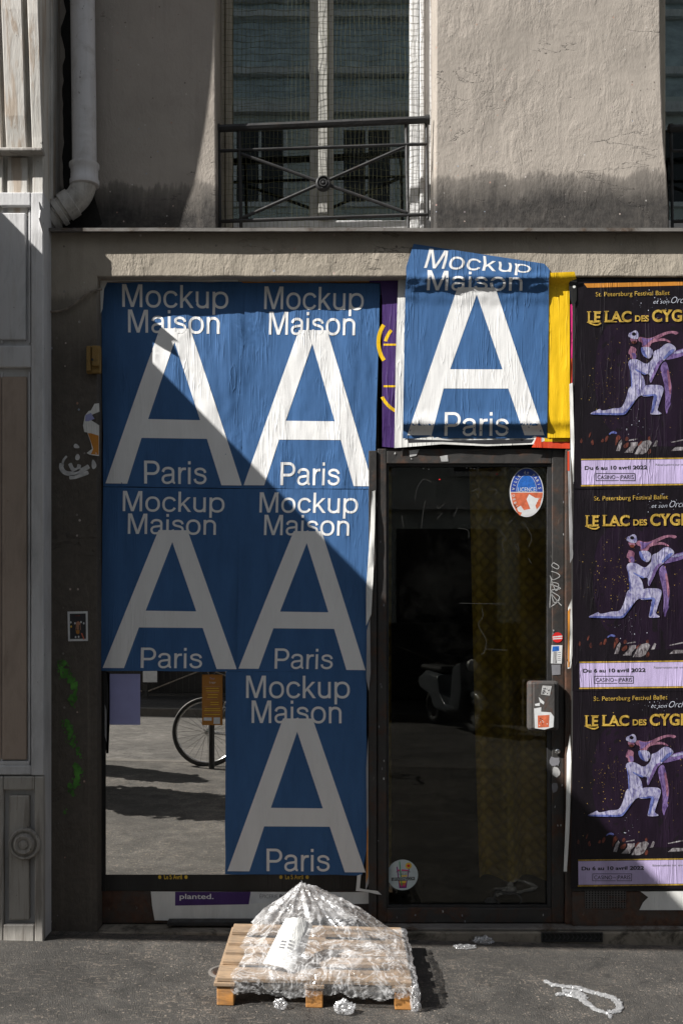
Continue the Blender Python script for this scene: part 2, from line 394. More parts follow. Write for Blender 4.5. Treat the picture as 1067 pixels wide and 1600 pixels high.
# ------------------------------------------------------------------ mesh helpers
class MB:
    def __init__(s): s.v = []; s.f = []; s.mi = []
    def add(s, vs, fs, mi=0):
        o = len(s.v); s.v += [Vector(v) for v in vs]
        for f in fs: s.f.append([i + o for i in f]); s.mi.append(mi)
        return s
    def box(s, x0, x1, y0, y1, z0, z1, mi=0, fn=None):
        vs = [(x, y, z) for x in (x0, x1) for y in (y0, y1) for z in (z0, z1)]
        if fn: vs = [fn(Vector(v)) for v in vs]
        return s.add(vs, [(0, 1, 3, 2), (4, 6, 7, 5), (0, 4, 5, 1), (2, 3, 7, 6), (0, 2, 6, 4), (1, 5, 7, 3)], mi)
    def prism(s, poly, y0, y1, mi=0):
        """poly of (x, z) extruded from y0 (front) to y1"""
        n = len(poly)
        vs = [(x, y0, z) for x, z in poly] + [(x, y1, z) for x, z in poly]
        fs = [list(range(n)), list(range(2 * n - 1, n - 1, -1))]
        fs += [(i, i + n, (i + 1) % n + n, (i + 1) % n) for i in range(n)]
        return s.add(vs, fs, mi)
    def tube(s, pts, r, seg=10, mi=0, closed=False, caps=True):
        pts = [Vector(p) for p in pts]; n = len(pts)
        rs = r if isinstance(r, (list, tuple)) else [r] * n
        o = len(s.v); prev = None
        for i, p in enumerate(pts):
            if closed: d = pts[(i + 1) % n] - pts[i - 1]
            else: d = pts[min(i + 1, n - 1)] - pts[max(i - 1, 0)]
            d.normalize()
            if prev is None:
                u = d.orthogonal().normalized()
            else:
                u = prev - d * prev.dot(d)
                u = u.normalized() if u.length > 1e-6 else d.orthogonal().normalized()
            prev = u; v = d.cross(u)
            for k in range(seg):
                a = 2 * math.pi * k / seg
                s.v.append(p + (u * math.cos(a) + v * math.sin(a)) * rs[i])
        for i in range(n if closed else n - 1):
            for k in range(seg):
                a = o + i * seg + k; b = o + i * seg + (k + 1) % seg
                j = (i + 1) % n
                c = o + j * seg + (k + 1) % seg; d_ = o + j * seg + k
                s.f.append([a, b, c, d_]); s.mi.append(mi)
        if caps and not closed:
            s.f.append([o + k for k in range(seg - 1, -1, -1)]); s.mi.append(mi)
            s.f.append([o + (n - 1) * seg + k for k in range(seg)]); s.mi.append(mi)
        return s
    def lathe(s, prof, c, axis, seg=28, mi=0):
        """prof: (radius, distance along axis)"""
        axis = Vector(axis).normalized(); u = axis.orthogonal().normalized(); v = axis.cross(u); c = Vector(c)
        o = len(s.v); n = len(prof)
        for r, h in prof:
            for k in range(seg):
                a = 2 * math.pi * k / seg
                s.v.append(c + axis * h + (u * math.cos(a) + v * math.sin(a)) * r)
        for i in range(n - 1):
            for k in range(seg):
                s.f.append([o + i * seg + k, o + i * seg + (k + 1) % seg, o + (i + 1) * seg + (k + 1) % seg, o + (i + 1) * seg + k]); s.mi.append(mi)
        s.f.append([o + k for k in range(seg - 1, -1, -1)]); s.mi.append(mi)
        s.f.append([o + (n - 1) * seg + k for k in range(seg)]); s.mi.append(mi)
        return s

WL = {}
def wloc(o): return WL.get(o.name, Vector((0, 0, 0)))
def link_mesh(name, me, parent=None, origin=None):
    """put the mesh's origin at its base centre, keep its world place"""
    n = len(me.vertices)
    co = [0.0] * (3 * n); me.vertices.foreach_get('co', co)
    if origin is None:
        xs, ys, zs = co[0::3], co[1::3], co[2::3]
        origin = Vector(((min(xs) + max(xs)) / 2, (min(ys) + max(ys)) / 2, min(zs)))
    me.transform(Matrix.Translation(-origin))
    o = bpy.data.objects.new(name, me); COL.objects.link(o)
    if parent: o.parent = parent; o.location = origin - wloc(parent)
    else: o.location = origin
    WL[o.name] = Vector(origin)
    return o
def obj(name, mb, mats, parent=None, smooth=False, bevel=0.0, norm=True):
    me = bpy.data.meshes.new(name)
    me.from_pydata([tuple(v) for v in mb.v], [], mb.f)
    if isinstance(mats, str): mats = [mats]
    for m in mats: me.materials.append(M[m])
    me.polygons.foreach_set('material_index', mb.mi)
    if norm:
        bm = bmesh.new(); bm.from_mesh(me); bmesh.ops.recalc_face_normals(bm, faces=bm.faces); bm.to_mesh(me); bm.free()
    if smooth:
        me.polygons.foreach_set('use_smooth', [True] * len(me.polygons))
        me.set_sharp_from_angle(angle=R(40))
    o = link_mesh(name, me, parent)
    if bevel:
        b = o.modifiers.new('bevel', 'BEVEL'); b.width = bevel; b.segments = 2; b.limit_method = 'ANGLE'; b.angle_limit = R(40)
    return o
def tag(o, label, cat, group=None):
    o['label'] = label; o['category'] = cat
    if group: o['group'] = group
    return o
def struct(o): o['kind'] = 'structure'; return o
def thing(name, loc, label, cat, group=None):
    o = bpy.data.objects.new(name, None); o.empty_display_size = .2; COL.objects.link(o)
    o.location = loc; WL[o.name] = Vector(loc)
    return tag(o, label, cat, group)
def copy_tree(o, parent=None):
    c = o.copy(); COL.objects.link(c)
    if parent: c.parent = parent
    for ch in list(o.children): copy_tree(ch, c)
    return c

# ------------------------------------------------------------------ lettering and printed sheets
_TC = {}
def glyphs(text, bold=0.0):
    """built-in font as flat polygons: (verts2d, faces), cap height in font units"""
    key = (text, bold)
    if key in _TC: return _TC[key]
    cu = bpy.data.curves.new('lettering', 'FONT'); cu.body = text; cu.resolution_u = 5; cu.offset = bold
    o = bpy.data.objects.new('lettering', cu); COL.objects.link(o)
    dg = bpy.context.evaluated_depsgraph_get(); dg.update()
    me = bpy.data.meshes.new_from_object(o.evaluated_get(dg))
    vs = [(v.co.x, v.co.y) for v in me.vertices]; fs = [list(p.vertices) for p in me.polygons]
    bpy.data.objects.remove(o); bpy.data.curves.remove(cu); bpy.data.meshes.remove(me)
    _TC[key] = (vs, fs); return _TC[key]
def text2d(text, x0, x1, top, base, shear=0.0, bold=0.0, slope=0.0):
    """fit text: x0..x1 wide, capitals from top down to base (y grows downwards)"""
    vs, fs = glyphs(text, bold)
    cap = .70
    ax = min(v[0] for v in vs); bx = max(v[0] for v in vs)
    out = []
    for x, y in vs:
        u = (x - ax) / (bx - ax); h = y / cap
        X = x0 + u * (x1 - x0) + shear * h * (base - top)
        out.append((X, base - h * (base - top) + slope * (X - x0)))
    return out, fs
def smooth_poly(p, it=2):
    for _ in range(it):
        q = []
        for i in range(len(p)):
            a = p[i]; b = p[(i + 1) % len(p)]
            q += [(a[0] * .75 + b[0] * .25, a[1] * .75 + b[1] * .25), (a[0] * .25 + b[0] * .75, a[1] * .25 + b[1] * .75)]
        p = q
    return p
def circle(cx, cy, rx, ry=None, n=28, a0=0, a1=360):
    ry = ry or rx
    return [(cx + rx * math.cos(R(a0 + (a1 - a0) * i / n)), cy - ry * math.sin(R(a0 + (a1 - a0) * i / n))) for i in range(n if a1 - a0 == 360 else n + 1)]
def rect(x0, y0, x1, y1): return [(x0, y0), (x1, y0), (x1, y1), (x0, y1)]
def stroke(pts, wd):
    """ribbon polygons along a polyline"""
    L = []; Rr = []
    for i, p in enumerate(pts):
        a = pts[max(i - 1, 0)]; b = pts[min(i + 1, len(pts) - 1)]
        dx, dy = b[0] - a[0], b[1] - a[1]; l = math.hypot(dx, dy) or 1
        ww = wd * (.5 if i in (0, len(pts) - 1) else 1) / 2
        L.append((p[0] - dy / l * ww, p[1] + dx / l * ww)); Rr.append((p[0] + dy / l * ww, p[1] - dx / l * ww))
    return [[L[i], L[i + 1], Rr[i + 1], Rr[i]] for i in range(len(pts) - 1)]
def curve_pts(ctrl, n=8):
    out = []
    P = [ctrl[0]] + list(ctrl) + [ctrl[-1]]
    for i in range(1, len(P) - 2):
        for k in range(n):
            t = k / n; a, b, c, d = P[i - 1], P[i], P[i + 1], P[i + 2]
            out.append(tuple(.5 * ((2 * b[j]) + (-a[j] + c[j]) * t + (2 * a[j] - 5 * b[j] + 4 * c[j] - d[j]) * t * t + (-a[j] + 3 * b[j] - 3 * c[j] + d[j]) * t ** 3) for j in range(len(b))))
    out.append(tuple(ctrl[-1])); return out

# hand-drawn grotesque letters (cap height 1, baseline 0): lists of (points, faces), left bearing, width, right bearing
def _rib(c, w_):
    L, Rr = [], []
    for i, q in enumerate(c):
        a = c[max(i - 1, 0)]; b = c[min(i + 1, len(c) - 1)]
        dx, dy = b[0] - a[0], b[1] - a[1]; l = math.hypot(dx, dy) or 1
        ww = w_[i] if isinstance(w_, list) else w_
        L.append((q[0] - dy / l * ww / 2, q[1] + dx / l * ww / 2)); Rr.append((q[0] + dy / l * ww / 2, q[1] - dx / l * ww / 2))
    n = len(c); return (L + Rr, [[i, i + 1, n + i + 1, n + i] for i in range(n - 1)])
def _arc(cx, cy, rx, ry, a0, a1, n=22, e=2.25):
    o = []
    for i in range(n + 1):
        a = R(a0 + (a1 - a0) * i / n); c_, s_ = math.cos(a), math.sin(a)
        o.append((cx + rx * math.copysign(abs(c_) ** (2 / e), c_), cy + ry * math.copysign(abs(s_) ** (2 / e), s_)))
    return o
def _box(x0, y0, x1, y1): return ([(x0, y0), (x1, y0), (x1, y1), (x0, y1)], [[0, 1, 2, 3]])
def _pl(p): return (p, [list(range(len(p)))])
_w, _h = .122, .108
GL = {
 'M': ([_pl([(0, 0), (0, 1), (.178, 1), (.44, .19), (.702, 1), (.88, 1), (.88, 0), (.762, 0), (.762, .80), (.502, 0), (.378, 0), (.118, .80), (.118, 0)])], .09, .88, .09),
 'o': ([_rib(_arc(.335, .365, .335 - .058, .378 - .055, 0, 360, 40), .114)], .05, .67, .05),
 'c': ([_rib(_arc(.33, .365, .33 - .058, .378 - .055, 28, 332, 34), .112)], .05, .60, .045),
 'k': ([_box(0, 0, _w, 1.0), _pl([(_w, .25), (_w, .40), (.41, .73), (.56, .73), (.275, .43)]), _pl([(.19, .345), (.275, .43), (.59, 0), (.445, 0)])], .085, .59, .01),
 'u': ([_rib([(.06, .73), (.06, .5)] + _arc(.285, .27, .225, .225, 180, 360, 20) + [(.51, .5), (.51, .73)], .116), _box(.455, 0, .568, .3)], .08, .568, .08),
 'p': ([_box(0, -.275, _w - .006, .73), _rib(_arc(.345, .365, .345 - .06, .378 - .055, 0, 360, 40), .113)], .085, .688, .05),
 'a': ([_rib([(.055, .52)] + _arc(.285, .52, .215, .17, 170, 0, 14) + [(.5, .45), (.5, .15), (.515, .085), (.545, .05), (.59, .045)], [.112] * 18 + [.108, .09, .088]), _rib([(.5, .42), (.40, .395), (.25, .375)] + _arc(.25, .205, .192, .165, 100, 262, 14) + [(.30, .045), (.42, .10), (.5, .22)], .104)], .05, .61, .03),
 'i': ([_box(0, 0, _w - .006, .73), _box(0, .86, _w - .006, 1.0)], .085, .116, .085),
 's': ([_rib(curve_pts([(.505, .50), (.46, .60), (.38, .655), (.28, .675), (.17, .655), (.095, .60), (.09, .52), (.14, .455), (.26, .415), (.40, .375), (.48, .32), (.505, .22), (.46, .12), (.38, .07), (.28, .052), (.17, .07), (.085, .13), (.05, .235)], 3), .108)], .045, .56, .045),
 'n': ([_box(0, 0, _w - .006, .73), _rib([(.058, .4)] + _arc(.285, .45, .225, .228, 180, 0, 20) + [(.51, .35), (.51, 0)], .116)], .08, .568, .08),
 'P': ([_box(0, 0, .128, 1.0), _rib([(.12, .942), (.34, .942)] + _arc(.37, .69, .245, .252, 90, -90, 20, 2.1) + [(.34, .438), (.12, .438)], .118)], .09, .675, .03),
 'r': ([_box(0, 0, _w - .006, .73), _rib([(.058, .36), (.07, .48), (.12, .6), (.20, .66), (.34, .668)], .112)], .08, .34, .0),
}
def grot(p, txt, x0, x1, top, base, m, layer):
    """fit a word of the hand-drawn letters between x0 and x1, capitals from top to base"""
    x = -GL[txt[0]][1]; parts = []
    for ch in txt:
        pc, lb, wd, rb = GL[ch]; x += lb
        for k, (vs, fs) in enumerate(pc): parts.append(([(x + a, b) for a, b in vs], fs, k))
        x += wd + rb
    x -= GL[txt[-1]][3]
    for vs, fs, k in parts:
        p.mesh(([(x0 + a / x * (x1 - x0), base - b * (base - top)) for a, b in vs], fs), m, layer + .05 * k)

class Print:
    """one pasted sheet: base polygon(s) plus ink polygons in their own layers, all following the same relief"""
    def __init__(s, to_px, depth, step=7.0, base_gap=.0006):
        s.to_px = to_px; s.depth = depth; s.step = step; s.gap = base_gap; s.items = []; s.mats = []
    def mi(s, m):
        if m not in s.mats: s.mats.append(m)
        return s.mats.index(m)
    def poly(s, p, m, layer): s.items.append((list(p), [list(range(len(p)))], s.mi(m), layer)); return s
    def mesh(s, vf, m, layer): s.items.append((list(vf[0]), vf[1], s.mi(m), layer)); return s
    def polys(s, ps, m, layer):
        for p in ps: s.poly(p, m, layer)
        return s
    def text(s, txt, x0, x1, top, base, m, layer, **k): return s.mesh(text2d(txt, x0, x1, top, base, **k), m, layer)
    def build(s, name, parent=None):
        bm = bmesh.new(); lay = bm.verts.layers.float.new('lay')
        for vs, fs, mi, layer in s.items:
            bv = []
            for x, y in vs:
                v = bm.verts.new((x, y, 0)); v[lay] = layer; bv.append(v)
            for f in fs:
                try: fc = bm.faces.new([bv[i] for i in f])
                except ValueError: continue
                fc.material_index = mi
        bm.normal_update()
        bmesh.ops.triangulate(bm, faces=[f for f in bm.faces if len(f.verts) > 4])
        if s.step:
            for ax in (0, 1):
                cs = [v.co[ax] for v in bm.verts]; lo, hi = min(cs), max(cs)
                g = math.floor(lo / s.step) * s.step + s.step
                while g < hi:
                    no = Vector((1, 0, 0)) if ax == 0 else Vector((0, 1, 0))
                    bmesh.ops.bisect_plane(bm, geom=bm.verts[:] + bm.edges[:] + bm.faces[:], plane_co=no * g, plane_no=no, dist=1e-5)
                    g += s.step
        bmesh.ops.remove_doubles(bm, verts=[v for v in bm.verts if v[lay] == 0], dist=1e-4)
        for v in bm.verts:
            px, py = s.to_px(v.co.x, v.co.y)
            y = s.depth(px, py) - v[lay] * s.gap
            v.co = W(px, py, y)
        for f in bm.faces:
            f.normal_update()
            if f.normal.y > 0: f.normal_flip()
            f.smooth = True
        me = bpy.data.meshes.new(name); bm.to_mesh(me); bm.free()
        for m in s.mats: me.materials.append(M[m])
        return link_mesh(name, me, parent)
ident = lambda x, y: (x, y)
def flat(yy): return lambda px, py: yy
def fbm(x, y, seed): return noise.fractal(Vector((x, y, seed)), .8, 2.0, 4)

# ================================================================== SETTING
shear = lambda v: Vector((v.x, v.y, v.z + zg(v.x)))
def sheet(name, x0, x1, y0, y1, z, mat):
    mb = MB().add([shear(Vector(q)) for q in ((x0, y0, z), (x1, y0, z), (x1, y1, z), (x0, y1, z))], [(0, 1, 2, 3)])
    return struct(obj(name, mb, mat))
KERB, FARK = -5.05, -9.75
struct(obj('pavement', MB().box(-60, 60, KERB + .16, .6, -.3, 0, fn=shear), 'pavement_asphalt'))
sheet('road', -200, 200, -200, 200, -.11, 'road_asphalt')
struct(obj('kerb', MB().box(-60, 60, KERB, KERB + .157, -.3, .004, fn=shear), 'kerb_stone', bevel=.012))
struct(obj('far_pavement', MB().box(-60, 60, -16.2, FARK - .16, -.3, 0, fn=shear), 'shaded_asphalt'))
struct(obj('far_kerb', MB().box(-60, 60, FARK - .157, FARK, -.3, .004, fn=shear), 'kerb_stone', bevel=.012))

# ------------------------------------------------------------------ the rendered building
bld = thing('plaster_building', (.4, .2, 0), 'beige plaster building with stained upper wall over the shop posters', 'building')
UY = .12
def U(px, py): p = W(px, py, UY); return (p.x, p.z)
TOPZ = 9.0
zb = WZ(366, UY); zw = WZ(-210, UY)
xl = -1.5
wl_, wr_ = U(336, 0)[0], U(680, 0)[0]
mb = MB()
mb.prism([(xl, zb), (U(339, 350)[0], zb), (U(338, 250)[0], U(338, 250)[1]), (U(337, 120)[0], U(337, 120)[1]), (wl_, zw), (xl, zw)], UY, .52)
pr = [(U(680, 366)[0], zb)] + [(U(1045, 366)[0], zb), U(1045, 330), U(1041, 268), U(1036, 215), U(1033, 140), U(1031, 40), (U(1030, 0)[0], zw), (wr_, zw), U(681, 120), U(680, 240)]
mb.prism(pr, UY, .52)
x2r = U(1385, 0)[0]
mb.prism([(x2r, zb), (6.0, zb), (6.0, zw), (x2r, zw)], UY, .52)
mb.prism([(xl, zw), (6.0, zw), (6.0, TOPZ), (xl, TOPZ)], UY, .52)
obj('upper_wall', mb, 'plaster_upper', bld, bevel=.008)
# band over the shop and the piers
bb = WZ(432, 0); bt = WZ(362, 0)
pxr = -1.1165
mb = MB()
bx_ = [pxr + (1.975 - pxr) * i / 40 for i in range(41)]
mb.prism([(-1.37, bt), (-1.37, -.2), (pxr, -.2)] + [(x, bb + .004 * noise.noise(Vector((x * 7, 3, 0)))) for x in bx_] + [(1.975, -.2), (6, -.2), (6, bt)], 0, .5)
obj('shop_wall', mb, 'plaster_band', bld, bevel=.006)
# zinc ledge
mb = MB(); n = 40
prof = [(-.046, -.012), (-.046, .004), (.12, .012), (.5, .02), (.5, 0), (-.034, -.004)]
xs = [-1.37 + (7.3) * i / n for i in range(n + 1)]
ringv = []
for x in xs:
    wv = .004 * noise.noise(Vector((x * 3, 1, 0)))
    ringv += [(x, y + wv, WZ(358, -.04) + z + wv) for y, z in prof]
m_ = len(prof)
fs = [[i * m_ + k, (i + 1) * m_ + k, (i + 1) * m_ + (k + 1) % m_, i * m_ + (k + 1) % m_] for i in range(n) for k in range(m_)]
fs += [list(range(m_)), [n * m_ + k for k in range(m_ - 1, -1, -1)]]
obj('ledge', MB().add(ringv, fs), 'zinc', bld)
obj('gable_wall', MB().box(-1.5, 6, .53, .75, zb, TOPZ - .01), 'room_dark', bld) if False else None

# graffiti and marks on the pier
def pier_art(name, polys, mat, lab=None):
    p = Print(ident, flat(-.0012), 0)
    for q in polys: p.poly(q, mat, 0)
    return p.build(name, bld)
def zp(pts, x0, y0, s): return [(x0 + a / s, y0 + b / s) for a, b in pts]
sw = [stroke(zp(curve_pts([(200, 1300), (195, 1340), (230, 1380), (300, 1385), (380, 1350), (425, 1325)]), 60, 480, 5.333), 7),
      stroke(zp(curve_pts([(260, 1420), (320, 1410), (420, 1375)]), 60, 480, 5.333), 6.5),
      stroke(zp(curve_pts([(240, 1240), (212, 1275), (205, 1310)]), 60, 480, 5.333), 3.5),
      stroke(zp(curve_pts([(265, 1300), (290, 1350), (330, 1350), (345, 1310)]), 60, 480, 5.333), 6)]
for st in sw: pier_art('graffiti', st, 'spray_white')
for q in [smooth_poly(zp([(295, 1150), (315, 1132), (345, 1160), (345, 1175), (300, 1175)], 60, 480, 5.333)),
      smooth_poly(zp([(305, 1250), (330, 1215), (352, 1245), (340, 1275), (315, 1275)], 60, 480, 5.333)),
      smooth_poly(zp([(450, 1260), (480, 1290), (490, 1330), (460, 1355), (445, 1330)], 60, 480, 5.333))]:
    pier_art('graffiti', [q], 'spray_white')
gp = [(105, 1012), (98, 1040), (104, 1060), (118, 1075), (110, 1095), (104, 1120), (112, 1150), (118, 1180), (124, 1205), (112, 1235), (98, 1262)]
rnd = random.Random(3)
gl = []
for i in range(620):
    t = rnd.random() * (len(gp) - 1); k = int(t); f = t - k
    x = gp[k][0] + (gp[min(k + 1, len(gp) - 1)][0] - gp[k][0]) * f; y = gp[k][1] + (gp[min(k + 1, len(gp) - 1)][1] - gp[k][1]) * f
    g1, g2 = rnd.gauss(0, 8.0), rnd.gauss(0, 9)
    if noise.noise(Vector(((x + g1) * .045, (y + g2) * .03, 4))) < -.08: continue
    rr = max(.25, 3.6 - .27 * math.hypot(g1, g2 * .6)) * rnd.uniform(.35, 1.2)
    gl.append((x + g1, y + g2, rr))
p = Print(ident, flat(-.001), 0, .00001)
for i, (x, y, r) in enumerate(gl):
    p.poly([(x + r * (1 + .3 * rnd.uniform(-1, 1)) * math.cos(a * .7), y + r * 1.25 * (1 + .3 * rnd.uniform(-1, 1)) * math.sin(a * .7)) for a in range(9)], 'spray_green', i)
p.build('graffiti', bld)['kind'] = 'stuff'

# ------------------------------------------------------------------ windows
def make_window():
    root = thing('french_window', W(508, 366, .3), 'tall pale framed window above the ledge left of the beige wall', 'window', 'windows of the upper wall')
    fy = .372
    X = lambda px: WX(px, fy)
    z0, z1 = WZ(366, fy), WZ(-240, fy)
    mb = MB()
    mb.box(X(330), X(344), fy, fy + .08, z0, z1); mb.box(X(345.2), X(352), fy - .012, fy + .08, z0, z1); mb.box(X(353), X(363), fy - .02, fy + .06, z0, z1)
    obj('frame', mb, 'frame_paint', root, bevel=.005)
    mb = MB()
    mb.box(X(640), X(654), fy - .01, fy + .06, z0, z1); mb.box(X(655), X(662), fy - .03, fy + .06, z0, z1); mb.box(X(662.6), X(690), fy - .015, fy + .06, z0, z1)
    mb.box(X(364), X(639.5), fy + .004, fy + .06, z0, z0 + .075)
    obj('frame', mb, 'frame_white', root, bevel=.005)
    mb = MB()
    mb.box(X(484), X(497), fy, fy + .06, z0 + .077, z1); mb.box(X(497.5), X(512), fy - .018, fy + .06, z0 + .077, z1); mb.box(X(512.5), X(521), fy - .002, fy + .06, z0 + .077, z1)
    obj('mullion', mb, 'frame_grey', root, bevel=.004)
    for a, b in ((363.5, 483.6), (521.5, 639.6)):
        obj('pane', MB().box(X(a), X(b), fy + .03, fy + .036, z0 + .078, z1), 'window_glass', root)
    return root
def sheer(pxa, pxb, pya, pyb, label):
    mb = MB(); nx = 60; vs = []
    for j in range(2):
        for i in range(nx + 1):
            p_ = W(pxa + (pxb - pxa) * i / nx, (pya, pyb)[j], .50); p_.y += .022 * math.sin(i * .9) + .01 * math.sin(i * .37); vs.append(p_)
    return tag(obj('sheer_curtain', mb.add(vs, [(i, i + 1, nx + 2 + i, nx + 1 + i) for i in range(nx)]), 'sheer_cloth', smooth=True), label, 'curtain')
sheer(356, 428, -260, 372, 'pale sheer curtain gathered at the left side of the tall window')
sheer(592, 650, -260, 372, 'pale sheer curtain gathered at the right side of the tall window')
win = make_window()
# dark room behind the upper windows and a roller blind edge
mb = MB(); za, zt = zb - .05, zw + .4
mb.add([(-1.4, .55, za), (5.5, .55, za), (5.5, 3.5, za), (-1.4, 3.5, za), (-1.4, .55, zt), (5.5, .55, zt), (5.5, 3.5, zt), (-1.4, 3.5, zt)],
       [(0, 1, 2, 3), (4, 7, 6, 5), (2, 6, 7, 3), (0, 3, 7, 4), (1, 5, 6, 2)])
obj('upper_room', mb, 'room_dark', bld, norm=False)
win2 = copy_tree(win); win2.location.x += 2.235
win2['label'] = 'dark shaded window at the right edge beside the beige wall'

def make_railing():
    Y = .215
    root = thing('window_railing', W(505, 356, Y), 'black iron railing with crossed bars and round rosette across the tall pale window', 'railing', 'iron window railings')
    P = lambda x, y, dy=0: W(x, y, Y + dy)
    def bar(a, b, r=.009, dy=0, flatb=False, n=6):
        q = [P(a[0] + (b[0] - a[0]) * i / n, a[1] + (b[1] - a[1]) * i / n + .5 * noise.noise(Vector((i, a[0], a[1]))), dy) for i in range(n + 1)]
        return MB().tube(q, r, 8)
    mb = bar((340, 201), (669, 187), .019, -.004); mb.tube([P(338, 201, .0), P(344, 200.7, 0)], .023, 10); mb.tube([P(664, 187.3, 0), P(671, 187, 0)], .024, 10)
    obj('handrail', mb, 'black_iron', root, smooth=True)
    mb = bar((342, 236), (667, 225), .0085); obj('rail', mb, 'black_iron', root, smooth=True)
    mb = bar((345, 346), (668, 335), .0095); obj('rail', mb, 'black_iron', root, smooth=True)
    for a, b, r in (((342, 200), (344, 362), .008), ((374, 200), (377, 362), .0085), ((634, 189), (637.5, 362), .009), ((666, 188), (667.5, 342), .008)):
        obj('upright', bar(a, b, r, .002), 'black_iron', root, smooth=True)
    for a, b in (((378, 241), (634, 332)), ((378, 341), (633, 229))):
        obj('cross_bar', bar(a, b, .0088, -.004 if a[1] < 300 else .003), 'black_iron', root, smooth=True)
    c = P(505, 285, -.02)
    mb = MB().lathe([(.036, .03), (.04, .012), (.036, 0), (.03, -.004), (.027, .004), (.022, .004), (.019, -.003), (.014, -.003), (.011, .003), (.006, -.006), (.001, -.007)], c, (0, 1, 0), 28)
    obj('rosette', mb, 'black_iron', root, smooth=True)
    return root
rail = make_railing()
rail2 = copy_tree(rail); rail2.location.x += 2.27
rail2['label'] = 'black iron railing in shade at the right edge window'

# bird net behind the railing
mb = MB(); NY = .285
rn = random.Random(5)
for i in range(44):
    px = 350 + i * 7.05
    q = [W(px + 1.6 * noise.noise(Vector((px * .05, py * .02, 1))) + .8 * math.sin(py * .05 + i), py, NY + .012 * noise.noise(Vector((px * .02, py * .02, 5)))) for py in range(-60, 362, 14)]
    mb.tube(q, .0008, 3, caps=False)
for j in range(42):
    py = -55 + j * 10.0
    q = [W(px, py + 2.6 * noise.noise(Vector((px * .03, py * .03, 9))) + 1.2 * math.sin(px * .11 + j * 1.3), NY + .012 * noise.noise(Vector((px * .02, py * .02, 5)))) for px in range(348, 664, 9)]
    mb.tube(q, .0008, 3, caps=False)
tag(obj('bird_net', mb, 'net_thread', norm=False), 'thin thread bird net stretched behind the railing of the tall pale window', 'net')

# ------------------------------------------------------------------ left neighbour
nb = thing('neighbour_building', (-1.6, 0, 0), 'white painted shopfront building with peeling pilaster at the left edge', 'building')
obj('facade_wall', MB().box(-20, -1.375, -.02, .5, -.05, 8.0), 'neighbour_plaster', nb)
XE = -1.338
def lean(v):
    z = v.z
    pts = [(3.4, .024), (3.75, .022), (3.86, -.002), (4.1, -.022), (4.35, -.055), (4.66, -.078), (4.96, -.095), (5.6, -.11)]
    o = 0
    if z >= pts[-1][0]: o = pts[-1][1]
    else:
        for (a, b), (c, d) in zip(pts, pts[1:]):
            if a <= z <= c: o = b + (d - b) * (z - a) / (c - a)
    return Vector((v.x, v.y + (o if v.y < 0 else 0), z))
PF = -.15
def lbox(mb, x0, x1, y0, y1, z0, z1):
    zs = [z0 + (z1 - z0) * i / 12 for i in range(13)]
    vs = [lean(Vector((x, y, z))) for z in zs for x, y in ((x0, y0), (x1, y0), (x1, y1), (x0, y1))]
    fs = [[i * 4 + k, i * 4 + (k + 1) % 4, i * 4 + 4 + (k + 1) % 4, i * 4 + 4 + k] for i in range(12) for k in range(4)]
    fs += [[3, 2, 1, 0], [48, 49, 50, 51]]
    return mb.add(vs, fs)
zl = WZ(300, PF)
X = lambda px: WX(px, PF)
mb = MB()
lbox(mb, -1.66, XE, PF + .028, .1, zl - .1, 5.6)          # core
lbox(mb, X(49), XE - .0, PF, PF + .027, zl - .1, 5.6)      # stile at the corner
lbox(mb, -1.69, X(2), PF, PF + .027, zl - .1, 5.6)
obj('pilaster', mb, 'weathered_paint', nb, bevel=.004)
mb = MB(); lbox(mb, X(9), X(41), PF - .004, PF + .027, WZ(234, PF), 5.6); lbox(mb, X(9), X(41), PF + .006, PF + .027, zl - .1, WZ(241, PF))
obj('raised_panel', mb, 'weathered_paint', nb, bevel=.004)
obj('moulding', MB().box(-1.69, XE + .008, PF - .03, PF + .03, WZ(240.5, PF), WZ(234, PF)), 'dirty_paint', nb, bevel=.006)
lbox_side = MB().box(XE - .1, XE + .012, -.02, .115, zl + .02, 5.5)
obj('side_return', lbox_side, 'weathered_paint', nb, bevel=.004)
# lower panelled casing
LF = -.14
X = lambda px: WX(px, LF)
Z = lambda py: WZ(py, LF)
mb = MB()
xe = XE + .004
mb.box(-1.8, xe - .002, LF + .026, .0, .012, Z(302))
obj('casing', mb, 'white_paint', nb)
mb = MB()
mb.box(X(49), xe, LF, LF + .03, Z(1212), Z(300)); mb.box(-1.78, X(48.8), LF, LF + .03, Z(322), Z(300))
mb.box(-1.78, X(48.8), LF + .001, LF + .03, Z(574), Z(540))
mb.box(-1.78, X(48.8), LF + .001, LF + .03, Z(1211), Z(1196))
obj('casing_frame', mb, 'white_paint', nb, bevel=.006)
mb = MB().box(-1.69, X(40), LF + .008, LF + .03, Z(530), Z(331)); obj('upper_panel', mb, 'white_paint', nb, bevel=.006)
mb = MB().box(-1.69, X(41), LF + .012, LF + .03, Z(1188), Z(587)); obj('middle_panel', mb, 'pink_panel', nb, bevel=.005)
mb = MB()
for px in (1.5, 45): mb.box(X(px) - .004, X(px) + .005, LF + .012, LF + .03, Z(1192), Z(580))
for px in (1.5, 45): mb.box(X(px) - .004, X(px) + .005, LF + .014, LF + .03, Z(535), Z(326))
mb.box(-1.69, X(46), LF + .006, LF + .03, Z(1196), Z(1190))
obj('bead', mb, 'white_paint', nb, bevel=.003)
mb = MB()
mb.box(X(55), xe + .002, LF - .006, LF + .03, .012, Z(1213)); mb.box(-1.78, X(6), LF - .006, LF + .03, .012, Z(1213))
mb.box(X(6.2), X(54.8), LF - .006, LF + .03, Z(1234), Z(1213)); mb.box(X(6.2), X(54.8), LF - .006, LF + .03, .012, Z(1444))
